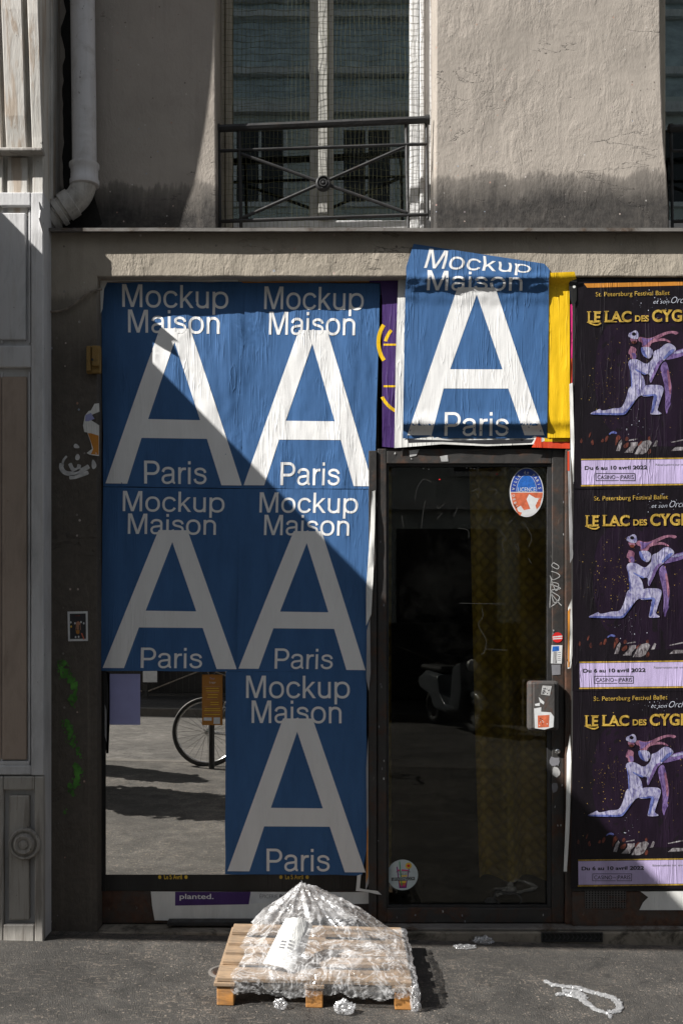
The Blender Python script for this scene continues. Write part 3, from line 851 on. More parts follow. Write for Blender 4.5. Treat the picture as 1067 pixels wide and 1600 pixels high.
mb.box(X(14), X(46), LF + .002, LF + .03, Z(1438), Z(1243))
obj('plinth_panel', mb, 'dirty_paint', nb, bevel=.006)
c = Vector((X(40), LF - .006, Z(1318)))
mb = MB().lathe([(.073, .02), (.074, -.004), (.068, -.014), (.060, -.012), (.058, -.004), (.05, -.006), (.046, -.02), (.04, -.026), (.03, -.024), (.022, -.02), (.02, -.026), (.012, -.028), (.001, -.029)], c, (0, 1, 0), 36)
obj('round_boss', mb, 'dirty_paint', nb, smooth=True)
# awning of the neighbour
aw = thing('awning', (-4.5, -.12, 3.9), 'dark red cloth awning over the neighbouring shopfront out to the left', 'awning')
az = lambda y: 3.856 + .147 * (y + .637)
AO = -1.905
mb = MB()
xs = [-7.5, -2.0]
vs = [(x, y, az(y) + dz) for x in xs for y in (-.03, AO) for dz in (0, -.012)]
mb.add(vs, [(0, 2, 6, 4), (1, 5, 7, 3), (0, 1, 3, 2), (4, 6, 7, 5), (2, 3, 7, 6), (0, 4, 5, 1)])
obj('cloth', mb, 'awning_cloth', aw)
mb = MB()
for x in (-7.4, -4.7, -2.1): mb.tube([(x, -.05, az(-.05) - .03), (x, AO + .02, az(AO) - .03)], .012, 8)
mb.tube([(-7.5, AO + .01, az(AO) - .03), (-2.01, AO + .01, az(AO) - .03)], .018, 8)
obj('arm_frame', mb, 'black_iron', aw, smooth=True)

# strip added at the casing's corner, shaped to cast a jagged shadow on the poster
pol = [(-.138, 3.35), (-.205, 3.395), (-.188, 3.44), (-.205, 3.47), (-.138, 3.46)]
sg = MB().add([(xe + .001, y, z) for y, z in pol] + [(xe - .003, y, z) for y, z in pol], [list(range(5)), list(range(9, 4, -1))] + [(i, (i + 1) % 5, (i + 1) % 5 + 5, i + 5) for i in range(5)])
obj('shadow_strip', sg, 'white_paint', nb)

# ------------------------------------------------------------------ drain pipe
dp = thing('drain_pipe', W(129, 330, .05), 'white plastic drain pipe with curved elbow beside the left pilaster', 'pipe')
PY = .045
A = [W(128, -260, PY), W(129.5, 0, PY), W(131.5, 150, PY), W(132.5, 262, PY)]
obj('straight_pipe', MB().tube(A, .0585, 28), 'pvc', dp, smooth=True)
E = [W(132.8, 256, PY), W(133, 272, PY), W(131, 290, PY), W(124, 306, PY), W(112, 318, PY), W(98, 327, PY), W(82, 338, PY - .0), W(62, 352, PY)]
ec = [Vector(p) for p in curve_pts([tuple(v) for v in E], 5)]
obj('elbow', MB().tube(ec, .060, 28), 'pvc_old', dp, smooth=True)
ax = (W(132.3, 250, PY) - W(133, 292, PY)).normalized()
c = W(132.8, 292, PY)
obj('collar', MB().lathe([(.062, 0), (.070, .006), (.071, .028), (.066, .036), (.066, .085), (.072, .094), (.072, .108), (.062, .112)], c, ax, 32), 'pvc', dp, smooth=True)
ax = (W(98, 327, PY) - W(80, 339, PY)).normalized()
for px, py, w_, r_ in ((108, 320, .05, .069), (93, 330.5, .022, .072), (82, 338, .03, .067)):
    obj('sleeve', MB().lathe([(.058, -w_ / 2 - .004), (r_, -w_ / 2), (r_, w_ / 2), (.058, w_ / 2 + .004)], W(px, py, PY), ax, 30), 'pvc_old', dp, smooth=True)
# black grime behind the pipe
mb = MB(); p = Print(ident, flat(UY - .002), 0)
rr = random.Random(2)
lft = [(104, -30)]; 
pts = [(99 + 9 * noise.noise(Vector((py * .03, 1, 0))), py) for py in range(-30, 350, 12)] + [(96, 356), (150, 356), (160, 350), (146, 300), (150, 260), (134, 200), (122, 100), (118, -30)]
p.poly(pts, 'moss_black', 0); p.build('black_grime', bld)

# cable, junction box, paper scraps and card on the pier
pts = curve_pts([tuple(W(x, y, yy)) for x, y, yy in ((79, 487, -.01), (92, 486, -.012), (106, 482, -.014), (118, 474, -.016), (128, 465, -.014), (140, 457, -.012), (152, 453, -.008), (160, 452, .0))], 5)
tag(obj('cable', MB().tube(pts, .0055, 8), 'cable_coat', smooth=True), 'grey brown cable sagging across the dark pier beside the top left blue poster', 'cable')
jb = thing('junction_box', W(145, 583, 0), 'old yellowish box with broken front on the dark pier', 'box')
JX0, JX1 = WX(134, -.04), WX(156.5, -.04)
JZ0, JZ1 = WZ(582, -.04), WZ(539, -.04)
mb = MB().box(JX0, JX1, -.028, -.0005, JZ0, JZ1); obj('body', mb, 'yellow_box', jb, bevel=.006)
mb = MB().box(JX0 + .004, JX0 + .025, -.042, -.0285, JZ0 + .006, JZ1 - .004).box(JX0 + .031, JX1 - .002, -.044, -.0285, JZ0 + .03, JZ1 - .003)
obj('cover', mb, 'yellow_box', jb, bevel=.004)
obj('screw', MB().lathe([(.006, 0), (.006, -.003), (.001, -.004)], ((JX0 + JX1) / 2, -.0445, JZ0 + .06), (0, 1, 0), 12), 'black_iron', jb)

p = Print(ident, lambda px, py: -.004 - .008 * max(0, fbm(px * .05, py * .05, 3.3)), 4)
sc_ = zp([(440, 860), (470, 805), (508, 800), (512, 870), (440, 900), (425, 930), (510, 985), (508, 1240), (430, 1230), (405, 1215), (450, 1180), (440, 1130), (410, 1045), (385, 1040), (375, 985), (390, 905), (420, 865)], 60, 480, 5.333)
p.poly(sc_, 'paper_white', 0)
p.poly(zp([(415, 1050), (440, 1050), (505, 1070), (505, 1230), (440, 1225), (460, 1180), (440, 1120)], 60, 480, 5.333), 'orange_ink', 1)
p.poly(zp([(395, 900), (440, 880), (470, 930), (420, 950), (392, 950)], 60, 480, 5.333), 'sticker_lilac', 1)
tag(p.build('torn_sticker'), 'torn white and orange sticker remnant on the dark pier beside the posters', 'sticker')
p = Print(ident, flat(-.003), 0)
p.poly([(106, 955.5), (137.5, 955), (138, 1001.5), (107, 1002)], 'sticker_white', 0)
p.poly([(109.5, 959), (134.5, 958.5), (135, 998), (110, 998.5)], 'ink_dark', 1)
q = lambda pts: [(70 + a / 10.67, 920 + b / 10.67) for a, b in pts]
p.poly(q([(520, 690), (585, 685), (585, 740), (560, 760), (530, 740)]), 'sticker_brown', 2)
p.poly(q([(530, 560), (560, 540), (600, 560), (605, 680), (595, 690), (590, 600), (575, 600), (575, 680), (540, 680), (535, 600), (530, 680), (518, 680)]), 'flesh', 2)
for a, b in ((440, 560), (510, 575), (610, 555), (655, 575), (445, 630), (520, 805), (570, 800)):
    p.poly(circle(70 + a / 10.67, 920 + b / 10.67, 1.3, 1.8, 8), 'sticker_white' if b != 630 else 'sticker_sun', 2)
p.poly(q([(610, 740), (630, 740), (670, 840), (650, 845)]), 'sticker_orange', 2)
p.poly(q([(510, 440), (600, 436), (600, 456), (512, 460)]), 'show_red', 2)
tag(p.build('photo_card'), 'small white bordered photo card of a standing figure stuck on the dark pier', 'card')

# ------------------------------------------------------------------ shop recess
HX0, HX1 = pxr + .002, WX(592, .1)
hb = thing('shop_hoarding', ((HX0 + HX1) / 2, .09, 0), 'dark board covering the left shop window behind the blue posters', 'hoarding')
obj('board', MB().box(HX0, HX1, .106, .14, WZ(1392, .09), bb + .02), 'dark_board', hb)
obj('kick_plate', MB().box(HX0, HX1, .0995, .138, .055, WZ(1393, .09)), 'rust_plate', hb)
obj('edge_post', MB().box(WX(576, .06), WX(588.5, .06), .058, .085, .056, WZ(704, .06)), 'door_metal', hb, bevel=.003)
obj('ledge_strip', MB().box(WX(262, .05), WX(560, .05), 0.04, .0985, WZ(1446, .05), WZ(1439.5, .05)), 'black_iron', hb, bevel=.003)

# sill under everything
st_ = thing('stone_sill', (.4, .03, 0), 'low worn concrete sill running under the shop door and boards', 'sill')
obj('sill_block', MB().box(HX0, 1.974, -.016, .18, -.05, .046), 'sill_concrete', st_, bevel=.006)
obj('sill_edge', MB().box(WX(594, .02), 1.974, -.002, .07, .047, .062), 'zinc', st_, bevel=.004)
mb = MB()
for i in range(13):
    x = WX(850 + i * 7, -.02); mb.tube([(x, -.019, .008), (x + .012, -.019, .024), (x + .002, -.019, .04)], .0025, 5)
gx0, gx1 = WX(845, -.02), WX(941, -.02)
g = thing('floor_vent', ((gx0 + gx1) / 2, -.02, 0), 'black vent grate set into the sill below the door', 'vent')
obj('frame', MB().box(gx0, gx1, -.024, -.0165, .002, .007).box(gx0, gx1, -.024, -.0165, .042, .047).box(gx0, gx0 + .006, -.024, -.0165, .0075, .0415).box(gx1 - .006, gx1, -.024, -.0165, .0075, .0415), 'black_iron', g)
obj('grille', mb, 'black_iron', g); obj('backing', MB().box(gx0 + .007, gx1 - .007, -.0178, -.0163, .0076, .0414), 'room_dark', g)

# ------------------------------------------------------------------ mirror panel with its writing
MY = .0985
mr = thing('mirror_panel', W(260, 1392, MY), 'black edged mirror pane reflecting the street below the blue posters', 'mirror')
p = Print(ident, flat(MY), 0)
obj('glass', MB().box(WX(166, MY), WX(362, MY), MY, MY + .006, WZ(1366.5, MY), WZ(1040, MY)), 'mirror_glass', mr)
mb = MB()
mb.box(WX(156, MY), WX(165.8, MY), MY - .003, MY + .006, WZ(1392, MY), WZ(1040, MY)); mb.box(WX(166, MY), WX(574, MY), MY - .003, MY + .006, WZ(1391.5, MY), WZ(1366.7, MY))
obj('border', mb, 'paper_black', mr)
p = Print(ident, flat(MY - .0036), 0)
for cx in (271, 460):
    p = Print(ident, flat(MY - .0036), 0)
    p.text('Le 5 Avril', cx - 14, cx + 14, 1366.7, 1373.6, 'sticker_sun', 0, bold=.02, shear=-.08)
    for sx in (-21, 20):
        p.poly(circle(cx + sx, 1370.5, 2.6, 3.0, 10), 'sticker_sun', 0)
    p.build('lettering', mr)
p = Print(ident, flat(MY - .0018), 0); p.poly([(172, 1053), (219.5, 1053), (219.5, 1132.5), (172, 1132.5)], 'sticker_lilac', 0)
tag(p.build('notice_sheet'), 'blank lilac sheet stuck at the top left of the mirror', 'notice')
p = Print(ident, flat(MY - .0018), 0); p.poly([(316, 1054), (348, 1054), (348, 1133), (316, 1133)], 'sticker_brown', 0)
for i, (y, a, b) in enumerate([(1072, 319, 345), (1075, 322, 342), (1079, 322, 343), (1081.5, 323, 342), (1085, 325, 341), (1089, 324, 340), (1092, 322, 341), (1097, 329, 342), (1100.5, 329, 342), (1104, 318, 344), (1107, 320, 344), (1110, 319, 345), (1113, 321, 343), (1116, 320, 344)]):
    p.poly(rect(a, y, b, y + .9), 'sticker_sun' if i % 3 else 'flesh', 1)
p.text('Your', 328, 336, 1058, 1061.5, 'sticker_lilac', 1); p.text('Logo', 327.5, 337, 1064.5, 1067.5, 'sticker_white', 1)
p.poly(rect(318.5, 1121, 331, 1126), 'sticker_white', 1); p.poly(rect(334, 1121, 344, 1131), 'sticker_white', 1)
tag(p.build('notice_sheet'), 'orange brown notice with fine print stuck at the top right of the mirror', 'notice')

# ------------------------------------------------------------------ blue posters
def bil(c):
    (ax, ay), (bx, by), (cx, cy), (dx, dy) = c          # TL TR BR BL
    H = 1.466
    def f(u, v):
        v = v / H
        return ((ax * (1 - u) + bx * u) * (1 - v) + (dx * (1 - u) + cx * u) * v, (ay * (1 - u) + by * u) * (1 - v) + (dy * (1 - u) + cy * u) * v)
    return f
def dz(x, y): return ((x - 48) / 890., (y - 75) / 890.)
A_OUT = [dz(*q) for q in ((410, 375), (597, 375), (930, 1362), (800, 1362), (705, 1070), (293, 1070), (200, 1360), (62, 1360))]
A_IN = [dz(*q) for q in ((500, 460), (662, 952), (335, 950))]
def A_faces():
    a = A_OUT; b = A_IN
    return (a + b, [[0, 1, 9 - 1 + 0, ]] if False else [[0, 8, 10, 5, 6, 7], [0, 1, 8], [1, 2, 3, 4, 9, 8], [10, 9, 4, 5]])
def blue_poster(corners, depth, label, step=.024, xa=0, xt=0, edge_wob=.004, seed=0, cut=None):
    p = Print(bil(corners), depth, step, .0010)
    H = 1.466; n = 24
    jit = lambda t, k: edge_wob * noise.noise(Vector((t * 6, k, seed)))
    out = [(i / n, jit(i / n, 1) * .5) for i in range(n)] + [(1 + jit(i / n, 2), H * i / n) for i in range(n)] + \
          [(1 - i / n, H + jit(i / n, 3)) for i in range(n)] + [(jit(i / n, 4), H * (1 - i / n)) for i in range(n)]
    if cut: out = cut(out)
    p.poly(out, 'blue_ink', 0)
    p.mesh(A_faces(), 'white_ink', 1)
    grot(p, 'Mockup', *[dz(q, 0)[0] for q in (177, 833)], dz(0, 100)[1], dz(0, 244)[1], 'white_ink', 1.12)
    grot(p, 'Maison', *[dz(q, 0)[0] for q in (212, 780)], dz(0, 260)[1], dz(0, 405)[1], 'white_ink', 1.3)
    grot(p, 'Paris', *[dz(q, 0)[0] for q in (308, 705)], dz(0, 1213)[1], dz(0, 1358)[1], 'white_ink', 1.12)
    return tag(p.build('poster'), label, 'poster', 'blue posters with a big white letter')
def pyd(px): return .074 + .022 * (600 - px) / 440.
def wr(px, py, seed, amp=.004):
    a = fbm(px * .02, py * .006, seed) * amp + abs(fbm(px * .055, py * .009, seed + 5)) * amp * .55
    return -max(a, -.002) - .002
def d1(px, py):     # top left: loose at the top, ripple towards its right side
    lo = math.exp(-((py - 436) / 26.) ** 2) * .012 + .010 * math.exp(-((px - 345) / 26.) ** 2) * math.exp(-((py - 545) / 70.) ** 2)
    return pyd(px) + wr(px, py, 1.0, .0075) - lo * (.55 + .45 * math.sin(px * .09))
blue_poster(((158.5, 437), (384, 441), (380, 763), (162, 760)), d1, 'blue poster at top left crossed by a slanting shadow edge', seed=1)
blue_poster(((383, 441), (594, 443), (584.5, 764), (377.5, 763)), lambda x, y: pyd(x) - .0025 + wr(x, y, 2.0, .0055), 'sunlit blue poster in the top row left of the purple sheet', seed=2)
blue_poster(((161.5, 761), (377, 764), (372, 1049.5), (157.5, 1048)), lambda x, y: pyd(x) - .0045 + wr(x, y, 3.0, .0025), 'fully shaded blue poster directly above the mirror', seed=3)
blue_poster(((376, 763.5), (585, 765), (572.5, 1051), (369.5, 1049)), lambda x, y: pyd(x) - .0065 + wr(x, y, 4.0, .003), 'blue poster in the second row with only its top right corner in sun', seed=4)
def cut5(o): return [(min(u, 1.0 - max(0, (v - 1.27)) * .17), v) for u, v in o]
blue_poster(((353, 1049.5), (572.5, 1050), (573, 1367.5), (352, 1366)), lambda x, y: pyd(x) - .0085 + wr(x, y, 5.0, .003), 'lowest blue poster in full shade right of the mirror', seed=5, cut=cut5)
def top6(u, v):
    # design -> photo measure for the loose poster above the door
    H = 1.466; vv = v / H
    L = [(0, 646, 381), (.09, 634, 418), (.13, 634.5, 431), (.2, 633, 452), (1, 629, 685)]
    Rr = [(0, 850, 412), (.05, 858, 421), (.13, 857, 435), (.2, 857, 453), (1, 854, 685)]
    def ev(T):
        for (a, x, y), (b, x2, y2) in zip(T, T[1:]):
            if vv <= b or b == 1:
                t = max(0, (vv - a)) / (b - a) if vv >= a else (vv - a) / (b - a); return x + (x2 - x) * t, y + (y2 - y) * t
    a = ev(L); b = ev(Rr)
    return a[0] + (b[0] - a[0]) * u, a[1] + (b[1] - a[1]) * u
def d6(px, py):
    k = [(370, -.006), (424, -.009), (434, -.013), (441, -.002), (458, .016), (480, .024), (640, .022), (662, .016), (674, .044), (690, .05)]
    y = k[-1][1]
    for (a, b), (c, d) in zip(k, k[1:]):
        if a <= py <= c:
            t = (py - a) / (c - a); t = t * t * (3 - 2 * t); y = b + (d - b) * t; break
    rip = .006 * noise.noise(Vector((px * .05 + py * .03, py * .09, 2))) * math.exp(-((py - 445) / 22.) ** 2) + .004 * noise.noise(Vector((px * .09, py * .12, 7))) * math.exp(-((py - 668) / 18.) ** 2)
    return y + rip + wr(px, py, 6.0, .002)
p6 = Print(top6, d6, .024, .0007)
H = 1.466
def blue6():
    n = 24
    out = [(i / n, 0) for i in range(n)] + [(1, H * i / n) for i in range(n)] + [(1 - i / n, H) for i in range(n)] + [(0, H * (1 - i / n)) for i in range(n)]
    p6.poly(out, 'blue_ink', 0)
    def m6(x, y): return ((x - 632) / 224., 0)
    def vv(y): return .2 * H + (y - 452.5) / 232.5 * .8 * H
    aw_ = [((713, 449), (772, 449), (848, 680), (817, 680), (792, 607), (691, 607), (672, 680), (634, 680)), ((743, 460), (783, 577), (701, 577))]
    # width at each height is nearly constant, so a plain scale is close
    a = [((x - 631 + (y - 452) * .017) / 225., vv(y)) for x, y in aw_[0]]
    b = [((x - 631 + (y - 452) * .017) / 225., vv(y)) for x, y in aw_[1]]
    p6.mesh((a + b, [[0, 8, 10, 5, 6, 7], [0, 1, 8], [1, 2, 3, 4, 9, 8], [10, 9, 4, 5]]), 'white_ink', 1)
    grot(p6, 'Mockup', .125, .87, .008 * H, .088 * H, 'white_ink', 1.12)
    grot(p6, 'Maison', .15, .815, .098 * H, .205 * H, 'white_ink', 1.3)
    grot(p6, 'Paris', (694 - 629) / 225., (794 - 629) / 225., vv(644), vv(681), 'white_ink', 1.12)
blue6()
tag(p6.build('poster'), 'sunlit blue poster above the door with its top creased over the wall edge', 'poster', 'blue posters with a big white letter')

# ------------------------------------------------------------------ older sheets around the door top
def scrap(name, pts, mat, y, label, cat, extra=(), amp=.004, seed=1.0, step=6):
    p = Print(ident, lambda a, b: y + wr(a, b, seed, amp), step)
    p.poly(pts, mat, 0)
    for q, m in extra: p.poly(q, m, 1)
    o = p.build(name); tag(o, label, cat); return o
def ring(cx, cy, r, w_, a0, a1, n=16):
    o = circle(cx, cy, r, r, n, a0, a1); i = circle(cx, cy, r - w_, r - w_, n, a0, a1); return o + i[::-1]
scrap('poster', [(577, 433), (626, 433), (624, 700), (597, 698), (597, 470), (594, 442), (577, 441)], 'purple_ink', .062, 'purple poster strip showing between the blue posters left of the door top', 'poster',
      [(ring(640, 535, 52, 6, 146, 215), 'yellow_ink'), (ring(646, 545, 48, 5, 140, 165), 'yellow_ink'), (ring(640, 600, 50, 5, 205, 250), 'yellow_ink'),
       (rect(599, 537, 625, 540), 'yellow_ink'), (rect(599, 602, 625, 605), 'yellow_ink')], seed=8.0)
scrap('poster', [(622, 432), (634, 430), (700, 432), (870, 440), (852, 688), (838, 694), (760, 697), (690, 694), (616, 700), (618, 560)], 'paper_white', .050, 'white sheet sticking out behind the blue poster above the door', 'poster',
      [([(636, 686), (700, 688), (834, 686), (830, 692), (760, 694), (690, 690), (638, 692)], 'ink_dark')], seed=9.0)
yel = [(820, 432), (838, 427), (897, 424.5), (900, 436), (889, 440), (890, 684), (855, 684), (855, 630), (820, 630)]
def dy_(px, py):
    k = -.006 if py < 433 else (.026 if py > 447 else -.006 + (py - 433) / 14. * .032)
    if py > 660: k += .012 * min(1, (py - 660) / 12.)
    return k - .0 + wr(px, py, 11.0, .003)
p = Print(ident, dy_, 5)
p.poly(yel, 'yellow_ink', 0)
rs = random.Random(4)
tag(p.build('poster'), 'bright yellow poster strip to the right of the blue poster above the door', 'poster')
scrap('poster', [(838, 682), (889.5, 680), (889.5, 701), (830, 699), (834, 692)], 'red_ink', .049, 'red poster edge under the yellow strip at the door top corner', 'poster', [(rect(850, 681, 889, 690), 'yellow_ink')], seed=12.)
scrap('paper_strip', [(888, 437), (901, 434), (900, 470), (894, 480), (889, 462)], 'paper_black', .012, 'black paper flap hanging at the top of the ballet posters', 'paper', [(circle(896.5, 448, 2.4, 2.2, 10), 'paper_white')], seed=13.)
scrap('paper_strip', [(890, 476), (895, 474), (894, 600), (891, 640), (889, 560)], 'magenta_ink', .028, 'magenta paper sliver between yellow strip and ballet posters', 'paper', [([(890, 560), (894, 560), (892, 640), (890, 640)], 'red_ink')], seed=14.)
scrap('paper_strip', [(889, 600), (894, 598), (897, 700), (899, 752), (895, 756), (891, 700)], 'paper_white', .022, 'curled white paper sliver left of the uppermost ballet poster', 'paper', seed=15., amp=.012)
scrap('paper_strip', [(886, 705), (891, 703), (892, 780), (896, 868), (890, 880), (888, 800)], 'paper_grey', .03, 'torn grey paper edge beside the upper door corner', 'paper', [([(886, 705), (889, 705), (889, 736), (886, 735)], 'red_ink')], seed=16., amp=.01)
scrap('paper_strip', [(887, 950), (893, 935), (894, 1020), (891, 1044), (886, 1045)], 'paper_white', .03, 'white and orange torn paper beside the red round sticker', 'paper', [([(886.5, 955), (890, 950), (889, 1042), (886.5, 1043)], 'orange_ink')], seed=17., amp=.01)
scrap('paper_strip', [(885, 1180), (890, 1148), (892, 1190), (889, 1300), (885, 1362), (880, 1362), (884, 1260)], 'paper_white', .025, 'long torn white paper edge left of the lowest ballet poster', 'paper', seed=18., amp=.012)
# torn edges right of the left posters
scrap('paper_strip', [(581, 768), (586, 766), (586, 800), (583, 900), (580, 960), (572, 978), (572, 920), (578, 830)], 'paper_white', .055, 'white torn poster edge in sun right of the second row', 'paper', seed=19., amp=.012)
scrap('paper_strip', [(573, 985), (578, 965), (579, 1050), (576, 1080), (572, 1060)], 'paper_grey', .055, 'grey torn poster edge in shade beside the door frame', 'paper', seed=20., amp=.012)
scrap('paper_strip', [(572, 1200), (575, 1150), (576, 1380), (571, 1392), (573, 1300)], 'paper_grey', .057, 'thin torn paper edge right of the lowest blue poster', 'paper', [([(573, 1300), (575, 1290), (575, 1370), (572, 1380)], 'orange_ink')], seed=21., amp=.008)
scrap('paper_strip', [(558, 1368), (564, 1366), (562, 1388), (572, 1390), (590, 1392), (596, 1398), (588, 1397), (575, 1394), (556, 1392)], 'paper_white', .05, 'small torn white scrap at the lower corner of the lowest blue poster', 'paper', seed=22., amp=.008)
scrap('paper_strip', [(157, 433), (190, 432.5), (372, 436), (372, 440), (190, 439), (168, 441), (163, 452), (161, 482), (158, 490)], 'paper_white', .058, 'white paper edge peeking out at the top left corner of the posters', 'paper', seed=23.)
scrap('paper_strip', [(372, 436), (470, 433), (578, 434), (578, 441), (380, 442)], 'orange_ink', .078, 'orange brown poster edge above the sunlit blue poster', 'paper', [([(385, 436), (520, 433.6), (520, 435), (385, 437.4)], 'red_ink')], seed=24.)
scrap('paper_strip', [(161, 1050), (168, 1052), (170, 1085), (168, 1130), (166, 1180), (162, 1180), (164, 1100)], 'paper_black', .07, 'black torn paper edge left of the lilac sheet', 'paper', [([(164, 1100), (167, 1110), (167, 1160), (164.5, 1150)], 'paper_grey')], seed=25., amp=.01)
# label sheet under the posters
p = Print(ident, lambda a, b: .096 + wr(a, b, 30., .002), 8)
p.poly([(236, 1393), (576, 1394), (576, 1412), (536, 1413), (540, 1440), (242, 1438), (238, 1415)], 'paper_white', 0)
p.poly([(274, 1393.5), (392, 1393.5), (389, 1413), (274, 1415)], 'purple_ink', 1)
p.poly([(392, 1393.5), (532, 1394.5), (532, 1405), (391, 1412)], 'sticker_white', 1)
p.text('planted.', 281, 334, 1396.5, 1404.5, 'white_ink', 2, bold=.012)
p.text('ÉPICERIE', 406, 434, 1397.5, 1403.5, 'ink_grey', 2); p.text('PARIS', 437, 458, 1397.5, 1403.5, 'ink_dark', 2, bold=.015)
tag(p.build('label_sheet'), 'white sheet with a purple printed block below the black mirror border', 'paper')

# ------------------------------------------------------------------ door
door = thing('shop_door', W(737, 1450, .07), 'dark rusty metal door with a full glass pane right of the posters', 'door')
DY = .068
X = lambda px: WX(px, DY)
Z = lambda py: WZ(py, DY)
zb_d = .064
mb = MB()
mb.box(X(589.5), X(604), DY, DY + .05, zb_d, Z(701)); mb.box(X(862), X(881), DY, DY + .05, zb_d, Z(701))
mb.box(X(604.1), X(861.9), DY + .0006, DY + .05, Z(724.5), Z(701)); mb.box(X(604.1), X(861.9), DY + .0006, DY + .05, zb_d, Z(1419))
obj('frame', mb, 'door_metal', door, bevel=.004)
mb = MB().box(X(881.5), X(893), DY - .02, DY + .05, zb_d, Z(703)); obj('jamb', mb, 'rust_plate', door, bevel=.004)
mb = MB()
for a, b in ((604.5, 607.5), (855.5, 861.5)): mb.box(X(a), X(b), DY + .01, DY + .03, Z(1418.8), Z(724.8))
mb.box(X(607.7), X(855.3), DY + .012, DY + .03, Z(728), Z(724.8)); mb.box(X(607.7), X(855.3), DY + .012, DY + .03, Z(1418.8), Z(1415.5))
obj('glazing_bead', mb, 'black_iron', door)
obj('glass', MB().box(X(604.4), X(861.7), DY + .032, DY + .038, Z(1418.8), Z(724.8)), 'door_glass', door)
lk = MB().box(WX(824, .03), WX(872, .03), .012, DY - .0005, WZ(1141, .03), WZ(1064, .03))
lock = obj('lock_box', lk, 'lock_metal', door, bevel=.014)
obj('lock_cover', MB().box(WX(833, .0), WX(867, .0), .002, .0115, WZ(1138, 0), WZ(1067, 0)), 'lock_metal', lock, bevel=.006)
kh = Vector((X(870), DY - .004, Z(1174)))
obj('keyhole', MB().lathe([(.013, 0), (.013, -.006), (.008, -.009), (.006, -.006), (.001, -.006)], kh, (0, 1, 0), 18), 'chrome', door, smooth=True)
obj('seam', MB().box(X(604.2), X(880), DY - .003, DY - .0005, Z(1447.5), Z(1446)), 'zinc', door)
# scribbles on the frame and scratches on the glass
p = Print(ident, flat(DY - .0012), 0)
q = lambda pts: [(560 + a / 2.964, 690 + b / 2.964) for a, b in pts]
tg = [[(900, 560), (925, 575), (920, 590), (893, 575), (905, 558)], [(890, 600), (920, 610), (930, 625), (900, 640), (888, 625)], [(890, 650), (925, 660), (912, 690), (885, 620)],
      [(885, 660), (935, 680), (890, 690), (930, 720), (905, 745), (888, 690)], [(888, 700), (925, 745), (940, 760)], [(900, 760), (935, 730), (890, 765)], [(890, 640), (884, 770)]]
for t_ in tg: p.polys(stroke(q(curve_pts(t_, 5)), 1.0), 'scratch', 0)
for a, b, c, d in ((865, 1190, 12, 10), (868, 1206, 8, 14), (866, 1230, 6, 12)):
    p.poly([(a + c * (.6 + .4 * random.random()) * math.cos(k * .7), b + d * (.5 + .5 * random.random()) * math.sin(k * .7)) for k in range(9)], 'scratch' if b == 1206 else 'ink_grey', 1)
p.poly([(637, 703), (656, 701), (652, 722), (638, 719)], 'sticker_white', 1) if False else p.poly([(639, 704), (655, 702), (650, 712), (640, 714)], 'scratch', 1)
p.poly([(687, 713), (699, 711), (700, 721), (689, 721)], 'scratch', 1)
for k in range(26):
    x = random.choice([random.uniform(863, 880), random.uniform(590, 603), random.uniform(610, 860)]); y = random.uniform(735, 1400) if x < 604 or x > 862 else random.choice([random.uniform(703, 722), random.uniform(1421, 1444)])
    p.poly([(x + random.uniform(.4, 1.6) * math.cos(k2 * .9), y + random.uniform(.5, 3) * math.sin(k2 * .9)) for k2 in range(7)], random.choice(['scratch', 'ink_grey']), 2)
p.build('graffiti', door)
p = Print(ident, flat(DY + .0312), 0)
for t_ in ([(340, 190), (300, 175), (270, 220), (262, 270)], [(310, 270), (300, 320), (290, 400)], [(400, 285), (370, 310), (365, 295)], [(390, 330), (360, 360)], [(460, 300), (440, 350)], [(520, 230), (560, 220), (550, 260)],
           [(600, 220), (640, 225), (630, 250)], [(615, 340), (605, 375)], [(460, 400), (505, 410), (510, 445)], [(650, 405), (680, 450), (665, 470), (672, 520)], [(715, 360), (690, 380), (680, 370)], [(760, 370), (800, 440), (785, 490)],
           [(720, 470), (745, 520)], [(570, 770), (575, 810), (555, 850), (590, 920), (580, 975), (565, 985)], [(200, 340), (205, 380), (212, 395)], [(465, 748), (560, 750), (680, 752)], [(590, 960), (690, 966)], [(785, 540), (800, 565)], [(735, 470), (742, 500)]):
    p.polys(stroke(q(curve_pts(t_, 5)), .55), 'faint_scratch', 0)
for a, b in ((300, 125), (325, 128), (500, 122), (520, 124), (535, 125), (375, 175), (640, 150)):
    p.poly(circle(560 + a / 2.964, 690 + b / 2.964, 1.3, 1.0, 8), 'scratch' if b < 150 else 'sticker_red', 0)
p.poly(smooth_poly([(755, 1407), (765, 1400), (772, 1404), (778, 1408), (772, 1411), (758, 1411)]), 'faint_scratch', 0)
p.polys(stroke(curve_pts([(780, 1412), (772, 1402), (776, 1393), (790, 1396), (806, 1396), (814, 1405), (812, 1412)], 5), 3), 'faint_scratch', 0)
p.build('scratch_marks', door)

